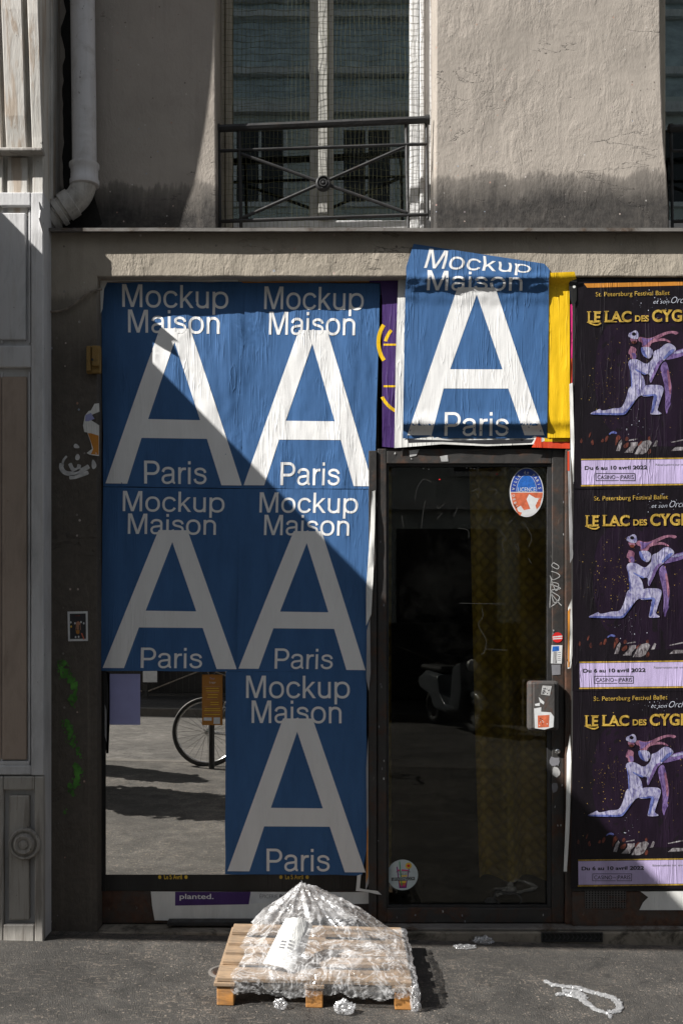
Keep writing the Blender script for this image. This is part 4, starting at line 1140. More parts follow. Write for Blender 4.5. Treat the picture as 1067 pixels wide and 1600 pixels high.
# stickers on the door
def arc_text(p, txt, cx, cy, rx, ry, a0, a1, size, m, layer, inward=False):
    n = len(txt)
    for i, ch in enumerate(txt):
        if ch == ' ': continue
        a = R(a0 + (a1 - a0) * i / max(1, n - 1))
        vs, fs = glyphs(ch, .01)
        mx = (min(v[0] for v in vs) + max(v[0] for v in vs)) / 2
        tx, ty = -math.sin(a) * rx, math.cos(a) * ry
        l = math.hypot(tx, ty); tx, ty = tx / l, ty / l
        if not inward: tx, ty = -tx, -ty
        ux, uy = tx, -ty                      # baseline direction in downward-y space
        nx, ny = uy, -ux
        ox, oy = cx + rx * math.cos(a), cy - ry * math.sin(a)
        p.mesh(([(ox + ux * (x - mx) * size + nx * (y - .35) * size, oy + uy * (x - mx) * size + ny * (y - .35) * size) for x, y in vs], fs), m, layer)
SY = DY + .031
p = Print(ident, flat(SY), 0, .0002)
cx, cy = 822.3, 769.3
p.poly(circle(cx, cy, 26.5, 38.5, 40), 'sticker_white', 0)
p.poly(circle(cx, cy - .8, 25, 36.5, 30, 0, 180), 'sticker_blue', 1)
p.poly(circle(cx, cy - .2, 25, 36.5, 30, 180, 360), 'sticker_white', 1)
p.poly([(797.6, 769.6), (847.4, 769.6), (846.5, 778), (836, 778), (826, 772), (822, 780), (828, 795), (818, 797), (813, 790), (806, 794), (800, 785)], 'sticker_orange', 2)
p.poly([(800, 786), (806, 790), (809, 799), (815, 801), (812, 806), (806, 799)], 'sticker_orange', 2)
p.poly([(842, 779), (846, 777), (843, 790), (838, 796), (836, 790)], 'sticker_orange', 2)
p.poly(circle(cx, cy - 1.2, 16, 26.5, 24, 0, 180), 'sticker_white', 2); p.poly(circle(cx, cy - 1.4, 15.4, 25.8, 24, 0, 180), 'sticker_deep', 3)
arc_text(p, 'VILLE', cx, cy, 20.8, 31.5, 170, 125, 6.2, 'sticker_white', 4); arc_text(p, 'de', cx, cy, 20.8, 31.5, 98, 84, 6.2, 'sticker_white', 4); arc_text(p, 'PARIS', cx, cy, 20.8, 31.5, 58, 12, 6.2, 'sticker_white', 4)
arc_text(p, 'DEBI', cx, cy, 20.8, 31.5, 190, 222, 5.6, 'sticker_white', 4, True); arc_text(p, 'ONS', cx, cy, 20.8, 31.5, 328, 350, 5.6, 'sticker_orange', 4, True)
p.text('LICENCE', 809, 836, 761.5, 768, 'sticker_white', 4)
tag(p.build('sticker'), 'oval blue white and red worn licence sticker at the top of the door glass', 'sticker')
p = Print(ident, flat(SY), 0, .0002)
cx, cy = 628.8, 1367
p.poly(circle(cx, cy, 24, 24, 36), 'sticker_ice', 0)
q = lambda pts: [(590 + a / 11.86, 1330 + b / 11.86) for a, b in pts]
for pts, m, l in (([(345, 290), (365, 285), (400, 550), (380, 550)], 'sticker_violet', 1), ([(570, 310), (590, 310), (550, 550), (535, 550)], 'sticker_violet', 1), ([(380, 550), (550, 545), (532, 685), (398, 685)], 'sticker_violet', 1),
                  ([(402, 552), (530, 550), (520, 590), (405, 590)], 'sticker_sun', 2), ([(405, 590), (520, 590), (512, 630), (412, 630)], 'sticker_orange', 2), ([(412, 630), (512, 630), (510, 655), (415, 655)], 'magenta_ink', 2),
                  ([(395, 190), (412, 190), (455, 650), (435, 650)], 'sticker_green', 3), ([(440, 335), (560, 345), (560, 365), (440, 365)], 'magenta_ink', 2), ([(370, 340), (425, 340), (425, 365), (375, 365)], 'magenta_ink', 2), ([(420, 450), (545, 440), (540, 470), (420, 475)], 'sticker_sun', 2),
                  ([(252, 490), (685, 475), (688, 535), (255, 552)], 'ink_dark', 4)):
    p.poly(q(pts), m, l)
p.poly(circle(590 + 570 / 11.86, 1330 + 270 / 11.86, 5.0, 5.0, 18), 'sticker_sun', 2); p.poly(circle(590 + 570 / 11.86, 1330 + 270 / 11.86, 2.6, 2.2, 14), 'sticker_red', 3)
p.text('LEFOODING.COM', 613, 646.5, 1371.7, 1375.6, 'sticker_ice', 5, slope=-.035, bold=.01)
p.text('APPLE PATTERN', 618.5, 641, 1361.2, 1363.2, 'ink_dark', 4); p.text('LOOK ART', 622.5, 637, 1364.8, 1366.8, 'ink_dark', 4)
tag(p.build('sticker'), 'pale round sticker with a cocktail glass drawing low on the door glass', 'sticker')
p = Print(ident, flat(DY - .0018), 0, .0002)
p.poly(circle(870.4, 996, 8.2, 8.0, 24), 'sticker_red', 0); p.poly([(862.8, 994.5), (877.8, 993), (877.8, 995), (862.8, 996.4)], 'sticker_white', 1); p.poly([(863, 997.6), (877.6, 996.3), (877.4, 998.2), (863.2, 999.2)], 'sticker_white', 1)
tag(p.build('sticker'), 'small red round sticker with white lines on the right door frame', 'sticker')
p = Print(ident, flat(DY - .0018), 0, .0002)
p.poly([(861, 1008), (878, 1008.2), (877, 1037), (860, 1036.5)], 'sticker_white', 0); p.poly([(863, 1010), (873, 1009.5), (873, 1017), (862, 1018)], 'sticker_deep', 1); p.poly([(864, 1018), (870, 1018), (869.5, 1036), (863, 1035.8)], 'paper_grey', 1)
for k in range(5): p.poly(rect(871, 1019 + k * 3, 875.5, 1020 + k * 3), 'ink_grey', 1)
p.poly([(861, 1038.5), (875, 1038.5), (875, 1054), (862, 1055)], 'ink_grey', 0)
tag(p.build('sticker'), 'white and blue rectangular sticker below the red round one', 'sticker')
p = Print(ident, flat(.0008), 0, .0002)
p.poly([(847, 1071), (861.5, 1072), (858.5, 1087), (844.5, 1085)], 'scratch', 0)
for k in range(14): p.poly(rect(*(lambda x, y: (x, y, x + 1.6, y + 1.6))(846.5 + random.random() * 10, 1073 + random.random() * 10)), 'ink_dark', 1)
tag(p.build('sticker'), 'tilted square grey sticker on the lock box', 'sticker')
p = Print(ident, flat(.0008), 0, .0002)
p.poly([(834, 1107), (845, 1105), (845, 1112), (860, 1113), (865, 1120), (864, 1136), (850, 1140), (835, 1138)], 'sticker_white', 0); p.poly([(839.5, 1118), (858, 1117), (857, 1136), (840, 1137)], 'sticker_orange', 1)
for k in range(10): p.poly(circle(841 + random.random() * 15, 1119 + random.random() * 16, .9, .8, 6), random.choice(['ink_dark', 'sticker_white']), 2)
p.poly([(841, 1089), (850, 1097), (849, 1101), (843, 1097)], 'sticker_white', 0); p.poly([(835, 1100), (843, 1098), (843, 1103), (836, 1103)], 'sticker_white', 0)
tag(p.build('sticker'), 'torn white and orange sticker at the bottom of the lock box', 'sticker')

# room and curtains behind the glass
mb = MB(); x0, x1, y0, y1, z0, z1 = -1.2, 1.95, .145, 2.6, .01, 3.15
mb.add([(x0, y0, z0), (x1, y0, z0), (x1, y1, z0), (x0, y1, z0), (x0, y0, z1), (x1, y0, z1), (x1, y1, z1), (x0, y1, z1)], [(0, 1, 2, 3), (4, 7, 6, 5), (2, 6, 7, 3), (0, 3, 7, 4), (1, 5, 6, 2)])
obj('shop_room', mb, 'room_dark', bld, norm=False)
def curtain(pxa, pxb, pya, pyb, y, waves, label, slant=0):
    mb = MB(); nx, nz = 90, 70; vs = []
    for j in range(nz + 1):
        f = j / nz
        for i in range(nx + 1):
            u = i / nx
            pa = pxa + slant * f
            pnt = W(pa + (pxb - pa) * u, pya + (pyb - pya) * f, y)
            pnt.y += .075 * math.sin(u * waves * 2 * math.pi + .5 * math.sin(f * 3)) * (.75 + .25 * f) + .004 * noise.noise(Vector((u * 20, f * 40, 1)))
            vs.append(pnt)
    fs = [(j * (nx + 1) + i, j * (nx + 1) + i + 1, (j + 1) * (nx + 1) + i + 1, (j + 1) * (nx + 1) + i) for j in range(nz) for i in range(nx)]
    return tag(obj('curtain', mb.add(vs, fs), 'curtain_cloth', smooth=True), label, 'curtain')
curtain(733, 875, 730, 1372, .235, 2, 'mustard quilted curtain hanging behind the right half of the door glass', 16)
curtain(590, 612, 730, 1372, .215, 1, 'narrow mustard curtain edge at the left of the door glass', 3)

# ------------------------------------------------------------------ ballet posters
bx0, bx1 = WX(893.5, .03), 1.973
bo = thing('poster_board', ((bx0 + bx1) / 2, .03, 0), 'black painted board carrying the ballet posters on the right', 'board')
obj('board', MB().box(bx0, bx1, .024, .15, WZ(1392, .024), bb - .001), 'dark_board', bo)
obj('base_plate', MB().box(bx0 + .001, bx1, .030, .15, .063, WZ(1393, .03)), 'rust_plate', bo)
p = Print(ident, flat(.0225), 0)
p.poly([(911, 443.5), (1146, 436), (1146, 442), (917, 449.5)], 'orange_ink', 0)
p.poly([(891.5, 1075), (895, 1075), (893.5, 1384), (890.8, 1384)], 'orange_ink', 0) if False else None
p.build('poster_edge', bo)
Zm = lambda pts: [(900 + a / 6.389, 500 + b / 6.389) for a, b in pts]
Zo = lambda pts: [(890 + a / 6.03, 640 + b / 6.03) for a, b in pts]
ART = []
def art(pts, m, l, f=Zm, it=2): ART.append((smooth_poly(f(pts), it) if it else f(pts), m, l))
art([(835, 460), (890, 400), (920, 480), (940, 600), (955, 680), (945, 760), (935, 815), (950, 835), (920, 880), (908, 942), (895, 920), (885, 860), (893, 780), (880, 650), (850, 540)], 'show_mauve', 1)
art([(900, 500), (922, 490), (945, 640), (950, 690), (938, 760), (925, 700), (915, 600)], 'show_pink', 2)
art([(900, 350), (990, 305), (1067, 285), (1180, 250), (1290, 200), (1300, 215), (1190, 300), (1067, 360), (930, 395), (880, 400)], 'show_mauve', 2)
art([(960, 325), (1067, 295), (1180, 258), (1280, 212), (1180, 275), (1067, 322), (980, 340)], 'show_white', 3)
art([(605, 180), (640, 165), (700, 185), (760, 175), (850, 130), (930, 108), (1000, 112), (1022, 130), (990, 150), (950, 128), (880, 150), (800, 195), (850, 180), (900, 190), (945, 220), (930, 228), (880, 205), (800, 214), (740, 232), (735, 275), (650, 270), (660, 225), (620, 215)], 'show_pink', 2)
art([(640, 170), (700, 190), (760, 182), (850, 138), (800, 160), (740, 200), (690, 250), (655, 262), (665, 220)], 'show_mauve', 3)
art([(640, 270), (690, 268), (735, 272), (768, 312), (740, 388), (690, 377), (650, 332)], 'show_white', 4)
art([(640, 275), (660, 272), (690, 340), (715, 380), (680, 370), (648, 330)], 'show_blue', 5)
art([(765, 310), (830, 290), (880, 240), (930, 228), (985, 265), (995, 300), (960, 330), (920, 360), (880, 400), (840, 430), (800, 520), (770, 580), (745, 635), (728, 600), (735, 540), (700, 545), (692, 490), (700, 445), (740, 410), (768, 375)], 'show_white', 4)
art([(880, 395), (840, 425), (800, 515), (765, 585), (745, 632), (735, 600), (765, 530), (790, 450), (830, 400)], 'show_mauve', 5)
art([(930, 300), (985, 285), (960, 328), (920, 358), (880, 395), (860, 380), (900, 340)], 'show_blue', 5)
art([(515, 165), (520, 130), (550, 122), (580, 100), (610, 112), (624, 160), (612, 192), (560, 190), (530, 172)], 'show_white', 4)
art([(550, 130), (575, 118), (598, 140), (575, 160), (552, 150)], 'show_black', 5)
art([(530, 175), (600, 192), (606, 215), (580, 240), (545, 222)], 'show_pink', 3)
art([(545, 210), (590, 205), (600, 230), (575, 240), (550, 232)], 'show_red', 4)
art([(500, 270), (560, 260), (602, 290), (590, 320), (604, 392), (540, 392), (540, 345), (515, 340), (520, 300)], 'show_pink', 2)
art([(540, 330), (590, 325), (600, 385), (560, 390), (560, 350)], 'show_mauve', 3)
art([(478, 290), (500, 260), (545, 262), (520, 300), (515, 345), (488, 325)], 'show_purple', 3)
art([(518, 420), (535, 396), (570, 388), (605, 392), (640, 410), (692, 442), (745, 420), (760, 440), (735, 520), (695, 548), (640, 522), (612, 500), (665, 560), (684, 610), (690, 690), (620, 688), (548, 682), (548, 600), (540, 500), (520, 455)], 'show_white', 6)
art([(520, 430), (540, 480), (556, 560), (560, 680), (548, 680), (546, 600), (536, 500)], 'show_blue', 7)
art([(580, 480), (640, 512), (700, 535), (690, 550), (640, 530), (590, 505)], 'show_blue', 7)
art([(545, 655), (520, 690), (505, 760), (480, 830), (450, 880), (370, 880), (300, 900), (250, 905), (240, 882), (200, 905), (150, 925), (143, 942), (240, 946), (330, 946), (430, 950), (490, 946), (520, 900), (560, 850), (600, 790), (625, 760), (690, 740), (690, 670)], 'show_white', 6)
art([(150, 932), (240, 925), (330, 928), (430, 930), (485, 925), (550, 840), (600, 780), (560, 850), (520, 905), (490, 946), (430, 950), (240, 946), (145, 942)], 'show_blue', 7)
art([(640, 690), (688, 650), (780, 646), (850, 652), (874, 680), (865, 730), (840, 800), (820, 870), (810, 905), (852, 928), (850, 942), (745, 946), (742, 925), (755, 870), (765, 800), (780, 750), (720, 764), (650, 764)], 'show_white', 6)
art([(640, 750), (720, 745), (790, 735), (810, 760), (790, 840), (775, 910), (755, 935), (745, 925), (760, 860), (768, 800), (780, 752), (720, 764)], 'show_blue', 7)
for pts in ([(440, 390), (465, 310), (490, 280), (500, 300), (475, 390)], [(518, 405), (575, 345), (575, 310), (642, 305), (640, 335), (605, 375), (598, 405)], [(612, 420), (660, 330), (690, 300), (752, 285), (777, 310), (730, 400), (690, 420)],
            [(783, 350), (815, 285), (832, 295), (817, 345)], [(955, 390), (1000, 352), (1120, 352), (1130, 380)], [(955, 305), (1067, 280), (1140, 270), (1140, 280), (1067, 292), (960, 313)], [(560, 285), (640, 270), (640, 282), (560, 295)]):
    art(pts, 'show_dim', 1, Zo, 0)
for pts in ([(98, 305), (112, 262), (126, 300), (115, 320)], [(200, 310), (220, 272), (232, 330), (215, 338)], [(290, 305), (320, 265), (325, 310)], [(330, 290), (350, 240), (372, 258), (345, 312)], [(430, 335), (440, 250), (470, 232), (484, 270), (455, 300), (438, 342)], [(738, 262), (758, 248), (764, 288), (740, 292)],
            [(733, 405), (760, 360), (772, 400), (750, 428)], [(520, 270), (545, 250), (560, 280), (530, 300)], [(180, 250), (200, 205), (206, 230), (185, 270)], [(500, 340), (560, 300), (560, 345), (520, 370)], [(640, 330), (680, 290), (690, 300), (650, 350)]):
    art(pts, 'show_red', 1, Zo, 1)
art([(370, 225), (410, 200), (450, 215), (440, 232), (400, 220), (375, 240)], 'show_blue', 1, Zo, 1)
def serif(p, txt, x0, x1, top, base, m, layer):
    p.text(txt, x0, x1, top, base, m, layer, bold=.035)
def ballet(tr, depth, label, seed, strip=False):
    p = Print(tr, depth, 12, .0004)
    n = 12
    x0, x1, y0, y1 = 897.5, 1146, 433.5, 763.5
    out = [(x0 + 1.2 * noise.noise(Vector((i * .8, seed, 0))), y1 + (y0 - y1) * i / n) for i in range(n + 1)] + [(x1, y0), (x1, y1)]
    p.poly(out, 'show_black', 0)
    p.poly(smooth_poly([(935, 505), (1000, 490), (1146, 470), (1146, 690), (1040, 700), (960, 690), (925, 620)], 3), 'show_purple', .5)
    for pts, m, l in ART: p.poly(pts, m, l + 1)
    if strip: p.poly([(911, 443), (1146, 438), (1146, 444), (916, 449.5)], 'orange_ink', 2)
    rr = random.Random(seed)
    for k in range(230):
        a = rr.random()
        if a < .55: x, y, m = rr.gauss(958, 24), rr.gauss(585, 34), 'show_spark'
        elif a < .75: x, y, m = rr.gauss(1040, 30), rr.gauss(590, 34), 'show_spark'
        elif a < .9: x, y, m = rr.gauss(1022, 18), rr.gauss(462, 14), 'show_star'
        else: x, y, m = rr.gauss(985, 14), rr.gauss(668, 14), 'show_star'
        if not (906 < x < 1140 and 452 < y < 705): continue
        r_ = rr.choice([.25, .35, .35, .5, .75])
        p.poly(circle(x, y, r_, r_, 5), m, .9)
    p.text('St. Petersburg Festival Ballet', 929.5, 1045, 456.3, 463.2, 'show_gold', 9, slope=-.022)
    p.text('et son', 1019, 1043, 468, 474.5, 'show_star', 9, shear=.35, bold=-.012, slope=-.02); p.text('Orchestre', 1046, 1096, 463.5, 473.8, 'show_star', 9, shear=.35, bold=-.014, slope=-.02)
    sl = -.012
    for tx, a, b, t0, b0 in (('L', 917.5, 926, 487.5, 503.5), ('E', 927.5, 937, 487.5, 503.2), ('LAC', 944, 985.5, 486.8, 502.8), ('DES', 991, 1012.5, 493, 502), ('CYGNES', 1017.5, 1106, 484.5, 502.2)):
        p.text(tx, a, b, t0, b0, 'show_gold', 9, bold=.03, slope=sl)
    for xa, xb, yy in ((916, 922.5, 487.2), (916, 929, 503.6), (943, 950, 486.6), (943, 955, 502.9), (957, 963, 502.8), (968, 974, 502.7), (926, 938, 487.2), (1034, 1040, 484.8), (1043, 1048, 484.6), (1066, 1072, 484.4)):
        p.poly(rect(xa, yy - .8, xb, yy + .5), 'show_gold', 9.5)
    p.polys(stroke(curve_pts([(918, 503.5), (926, 507), (933, 507.5), (938, 504.5)], 5), 2.2), 'show_gold', 9)
    p.poly([(908.5, 717), (1140, 714.2), (1140, 715.9), (908.5, 718.8)], 'show_gold', 3); p.poly([(908.5, 757.8), (1140, 755), (1140, 757), (908.5, 760)], 'show_gold', 3)
    p.poly([(908.8, 719.6), (1140, 716.6), (1140, 754.4), (909.5, 757.3)], 'show_lavender', 3)
    p.text('Du 6 au 10 avril 2022', 914, 1011.5, 728.3, 733.9, 'ink_dark', 5, bold=.028, slope=-.012)
    p.text('Réservations sur www', 1024.5, 1076, 724.2, 727.6, 'ink_grey', 5, slope=-.01)
    for q in (rect(931.5, 739.3, 992.5, 740.1), rect(931.5, 750.4, 967.5, 751.2), rect(969.5, 750.4, 992.5, 751.2), rect(931.3, 739.3, 932.1, 751.2), rect(992, 739.3, 992.8, 751.2), rect(969.4, 743, 970, 751)):
        p.poly(q, 'ink_dark', 5)
    p.text('CASINO', 934, 962, 742.3, 748.4, 'ink_dark', 5); p.text('de', 963.3, 967.6, 744.3, 746.6, 'ink_dark', 5); p.text('PARIS', 971, 990.5, 742, 748.2, 'ink_dark', 5)
    return tag(p.build('poster'), label, 'poster', 'ballet posters')
def bd(k, s): return lambda x, y: .0205 - k + wr(x, y, s, .0022)
ballet(lambda x, y: (x + .02 * (766 - y) * .35 - 1.5, y), bd(.0036, 40.), 'uppermost of the three dark ballet posters with two dancers', 41, True)
ballet(lambda x, y: (x - 4 + (766 - y) * .006, y + 319 - .008 * (y - 459)), bd(.0018, 43.), 'middle one of the three dark ballet posters with two dancers', 42)
ballet(lambda x, y: (x - 6.5 + (766 - y) * .012, y + 632 - .0225 * (y - 459)), bd(0, 46.), 'lowest of the three dark ballet posters above the perforated grille', 43)
# below the ballet posters
p = Print(ident, lambda a, b: .027 + wr(a, b, 50., .004), 6)
p.poly([(1000, 1393), (1140, 1392), (1140, 1424), (1062, 1422), (998, 1422), (1004, 1410), (1012, 1402)], 'paper_white', 0)
tag(p.build('paper_remnant'), 'torn white paper remnant under the lowest ballet poster', 'paper')
mb = MB(); gx, gz = WX(914, .02), WZ(1420, .02)
pvw, pvh = WX(978, .02) - gx, WZ(1391, .02) - gz
rows, cols = 8, 14; hr = .0042
def plate(mb, x0, z0, w_, h_, r_, c_):
    cw, chh = w_ / c_, h_ / r_
    for i in range(r_):
        for j in range(c_):
            cxx = x0 + (j + .5) * cw; czz = z0 + (i + .5) * chh; y = .026
            o = [(cxx - cw / 2, czz - chh / 2), (cxx, czz - chh / 2), (cxx + cw / 2, czz - chh / 2), (cxx + cw / 2, czz), (cxx + cw / 2, czz + chh / 2), (cxx, czz + chh / 2), (cxx - cw / 2, czz + chh / 2), (cxx - cw / 2, czz)]
            sh = (i % 2 - .5) * cw * .0
            ii = [(cxx + sh + hr * math.cos(R(225 + 45 * k)), czz + hr * math.sin(R(225 + 45 * k))) for k in range(8)]
            mb.add([(a, y, b) for a, b in o] + [(a, y, b) for a, b in ii], [(k, (k + 1) % 8, 8 + (k + 1) % 8, 8 + k) for k in range(8)])
plate(mb, gx, gz, pvw, pvh, rows, cols)
gr = thing('wall_grille', (gx + pvw / 2, .028, gz), 'square perforated metal vent grille below the lowest ballet poster', 'grille')
obj('perforated_plate', mb, 'lock_metal', gr); obj('backing', MB().box(gx, gx + pvw, .0275, .0297, gz, gz + pvh), 'room_dark', gr)

# ------------------------------------------------------------------ pallet and its wrapping
PA = R(-.4); PC = Vector((-.058, -.512, zg(-.058)))
def PL(x, y, z): return Vector((PC.x + x * math.cos(PA) - y * math.sin(PA), PC.y + x * math.sin(PA) + y * math.cos(PA), z + zg(PC.x + x)))
pal = thing('pallet', PC, 'small wooden pallet standing on the pavement in front of the posters', 'pallet')
hw, hd, PH = .386, .342, .112
def pbox(x0, x1, y0, y1, z0, z1): return MB().box(x0, x1, y0, y1, z0, z1, fn=lambda v: PL(*v))
for (a, b) in ((-.335, -.215), (-.150, -.075), (-.04, .035), (.075, .15), (.225, .335)):
    obj('deck_board', pbox(-hw, hw, a, b, PH - .018, PH), 'pallet_wood', pal, bevel=.003)
for x in (-.352, 0, .352):
    obj('stringer_board', pbox(x - .045 if x else -.04, x + .04, -hd, hd, PH - .0345, PH - .0185), 'pallet_wood', pal, bevel=.003)
    for y in (-.295, 0, .295):
        obj('block', pbox(x - .034, x + .034, y - .04, y + .04, 0.0, PH - .035), 'block_wood', pal, bevel=.004)
# film heap
nx, ny = 230, 190
grid = {}; vs = []; fs = []
apx, apy = -.065, .12
def heap(x, y):
    rw_ = 1 + .25 * noise.noise(Vector((x * 3, y * 3, 7)))
    r1 = math.hypot((x - apx) / (.48 if x > apx else .33), (y - apy) / (.44 if y < apy else .20)) * rw_
    h = .245 * max(0, 1 - r1) ** 1.08
    r2 = math.hypot((x - .17) / .27, (y + .08) / .32); h = max(h, .095 * max(0, 1 - r2) ** .7)
    r3 = math.hypot((x - .02) / .3, (y + .17) / .2); h = max(h, .05 * max(0, 1 - r3) ** .7)
    return h
fr = random.Random(1)
for j in range(ny + 1):
    t = -.47 + (.33 + .47) * j / ny
    for i in range(nx + 1):
        s = -.36 + (.53 + .36) * i / nx
        x, y = s, t
        h = heap(s, t); z = PH + .004 + h
        sl = .35 + 4.5 * min(h, .12)
        dx_, dy_2 = s - apx, t - apy; rad = math.hypot(dx_, dy_2); ang = math.atan2(dy_2, dx_)
        ca, sa = math.cos(ang), math.sin(ang)
        fold = noise.ridged_multi_fractal(Vector((ca * 2.6, sa * 2.6, rad * 1.8 + 4)), .9, 2.2, 3, 1.0, 2.0)
        crk = max(0.0, min(1.0, .5 + 2.2 * noise.noise(Vector((s * 5 + 4, t * 5, 2)))))
        rg = noise.ridged_multi_fractal(Vector((s * 8, t * 8, 3)), .9, 2.1, 3, 1.0, 2.0)
        rg2 = noise.ridged_multi_fractal(Vector((s * 26 + 3, t * 26, 8)), .9, 2.1, 4, 1.0, 2.0)
        if t > -.335 and s < .39:
            z += .017 * (fold - .8) * min(1.3, .25 + h * 9) + .006 * rg * sl + .0045 * rg2 * crk * (.4 + sl)
            z = max(z, PH + .003 + .003 * rg2)
        nv = noise.noise_vector(Vector((s * 14, t * 14, 1)))
        x += nv.x * .009 * sl; y += nv.y * .009 * sl
        if t < -.335:
            d = -.335 - t; y = -.343 - .012 * abs(noise.noise(Vector((s * 12, d * 20, 2)))) - .006 * abs(noise.noise(Vector((s * 40, d * 30, 2)))); z = min(z, PH + .003) - d
        if s > .385:
            d = s - .385; x = .40 + .06 * noise.noise(Vector((d * 10, t * 9, 4))) * min(1, d * 10) + .02 * abs(noise.noise(Vector((d * 40, t * 30, 2)))); z = min(z, PH + .02) - d * .9
        vs.append((s, t, PL(x, y, max(z, .004))))
keep = []
for j in range(ny):
    for i in range(nx):
        a = j * (nx + 1) + i; s, t, _ = vs[a]
        ok = True
        if t < -.335:
            lim = .066 + .05 * noise.noise(Vector((s * 6, 1, 1))) + .02 * noise.noise(Vector((s * 25, 1, 1)))
            if -.335 - t > lim: ok = False
        if s > .385:
            lim = .02 + .07 * max(0, noise.noise(Vector((t * 7 + 2, 1, 5)))) + (.1 if t < -.28 else 0)
            if s - .385 > lim: ok = False
        edge = min(s + .36, .33 - t)
        if edge < .05 * (1 + noise.noise(Vector((s * 8, t * 8, 6)))): ok = False
        if s < -.18 and noise.noise(Vector((s * 6, t * 6, 12))) > .38: ok = False
        if ok: keep.append((a, a + 1, a + nx + 2, a + nx + 1))
mb = MB(); mb.v = [v[2] for v in vs]; mb.f = [list(k) for k in keep]; mb.mi = [0] * len(keep)
o = obj('plastic_film', mb, 'stretch_film', smooth=False, norm=False)
bm = bmesh.new(); bm.from_mesh(o.data); bmesh.ops.delete(bm, geom=[v for v in bm.verts if not v.link_faces], context='VERTS')
for f in bm.faces: f.smooth = True
bm.to_mesh(o.data); bm.free()
tag(o, 'crumpled clear stretch film heaped over the wooden pallet', 'plastic film')
# loose clumps of film
def clump(name, c, r, label, seed, sq=(1, 1, 1), mat='stretch_film', cat='plastic scrap'):
    bm = bmesh.new(); bmesh.ops.create_icosphere(bm, subdivisions=5, radius=1)
    for v in bm.verts:
        d = v.co.copy()
        k = .75 + .45 * noise.ridged_multi_fractal(d * 1.6 + Vector((seed, 0, 0)), .9, 2, 4, 1, 2) * .5 + .35 * noise.noise(d * 2.3 + Vector((seed, 3, 0)))
        v.co = Vector((d.x * sq[0] * k * r, d.y * sq[1] * k * r, max(.0, (d.z * .9 + .75) * sq[2] * k * r))) + Vector(c)
    for f in bm.faces: f.smooth = True
    me = bpy.data.meshes.new(name); bm.to_mesh(me); bm.free(); me.materials.append(M[mat])
    return tag(link_mesh(name, me), label, cat)
clump('film_clump', G(438, 1577), .026, 'small clear film clump on the ground between the left pallet blocks', 1.0, (.9, .7, .9))
clump('film_clump', G(538, 1584), .034, 'round clear film clump on the ground in front of the pallet', 5.0, (1.1, .8, .8))
clump('film_clump', G(648, 1580), .03, 'twisted clear film tail at the front right pallet corner', 9.0, (.6, .7, 2.0))
clump('film_clump', G(755, 1475), .035, 'bright film scrap lying at the sill in front of the door', 12.0, (1.3, .7, .55))
clump('film_clump', G(727, 1481), .03, 'flat clear film scrap on the pavement beside the brighter one', 15.0, (1.6, .9, .25))
# white sleeve of paper on the heap
def PPT(px, py, y): return W(px, py, y)
mb = MB()
n = 14; m2 = 10
top = [PPT(446, 1436, -.60), PPT(482, 1441, -.585)]; bot = [PPT(411, 1505, -.77), PPT(458, 1519, -.79)]
vs = []
for i in range(n + 1):
    f = i / n
    a = top[0].lerp(bot[0], f); b = top[1].lerp(bot[1], f)
    for j in range(m2 + 1):
        g_ = j / m2; q = a.lerp(b, g_)
        bulge = .016 * math.sin(math.pi * g_) * (1 - .3 * f) + .006 * math.sin(f * 5) * .5 + .003 * noise.noise(Vector((f * 6, g_ * 4, 2)))
        q += Vector((0, -bulge * .8, bulge)); vs.append(q)
nv_ = len(vs)
vs += [v + Vector((.018, .035, -.022)) for v in vs]
w1 = m2 + 1
fs = [(i * w1 + j, i * w1 + j + 1, (i + 1) * w1 + j + 1, (i + 1) * w1 + j) for i in range(n) for j in range(m2)]
fs += [tuple(k + nv_ for k in f[::-1]) for f in fs]
bd_ = [j for j in range(w1)] + [i * w1 + m2 for i in range(1, n + 1)] + [n * w1 + j for j in range(m2 - 1, -1, -1)] + [i * w1 for i in range(n - 1, 0, -1)]
fs += [(bd_[k], bd_[(k + 1) % len(bd_)], bd_[(k + 1) % len(bd_)] + nv_, bd_[k] + nv_) for k in range(len(bd_))]
mb.add(vs, fs)
doc = thing('paper_sleeve', W(435, 1510, -.6), 'folded white paper sleeve with faint print on the film heap', 'paper')
obj('sheet', mb, 'paper_white', doc, smooth=True)
mb = MB()
def on_sheet(u, v, e=.0012):
    i = min(int(v * n), n - 1); j = min(int(u * m2), m2 - 1)
    a, b, c, d = vs[i * w1 + j], vs[i * w1 + j + 1], vs[(i + 1) * w1 + j + 1], vs[(i + 1) * w1 + j]
    fu, fv = u * m2 - j, v * n - i
    q = (a * (1 - fu) + b * fu) * (1 - fv) + (d * (1 - fu) + c * fu) * fv
    return q + Vector((0, -e, e * 1.2))
for bx, by in ((.28, .50), (.28, .56), (.55, .47), (.56, .54), (.57, .6), (.28, .62)):
    for k in range(6):
        u0 = bx + k * .034
        mb.add([on_sheet(u0, by), on_sheet(u0 + .018, by), on_sheet(u0 + .018, by + .04), on_sheet(u0, by + .04)], [(0, 1, 2, 3)])
obj('print', mb, 'ink_grey', doc)
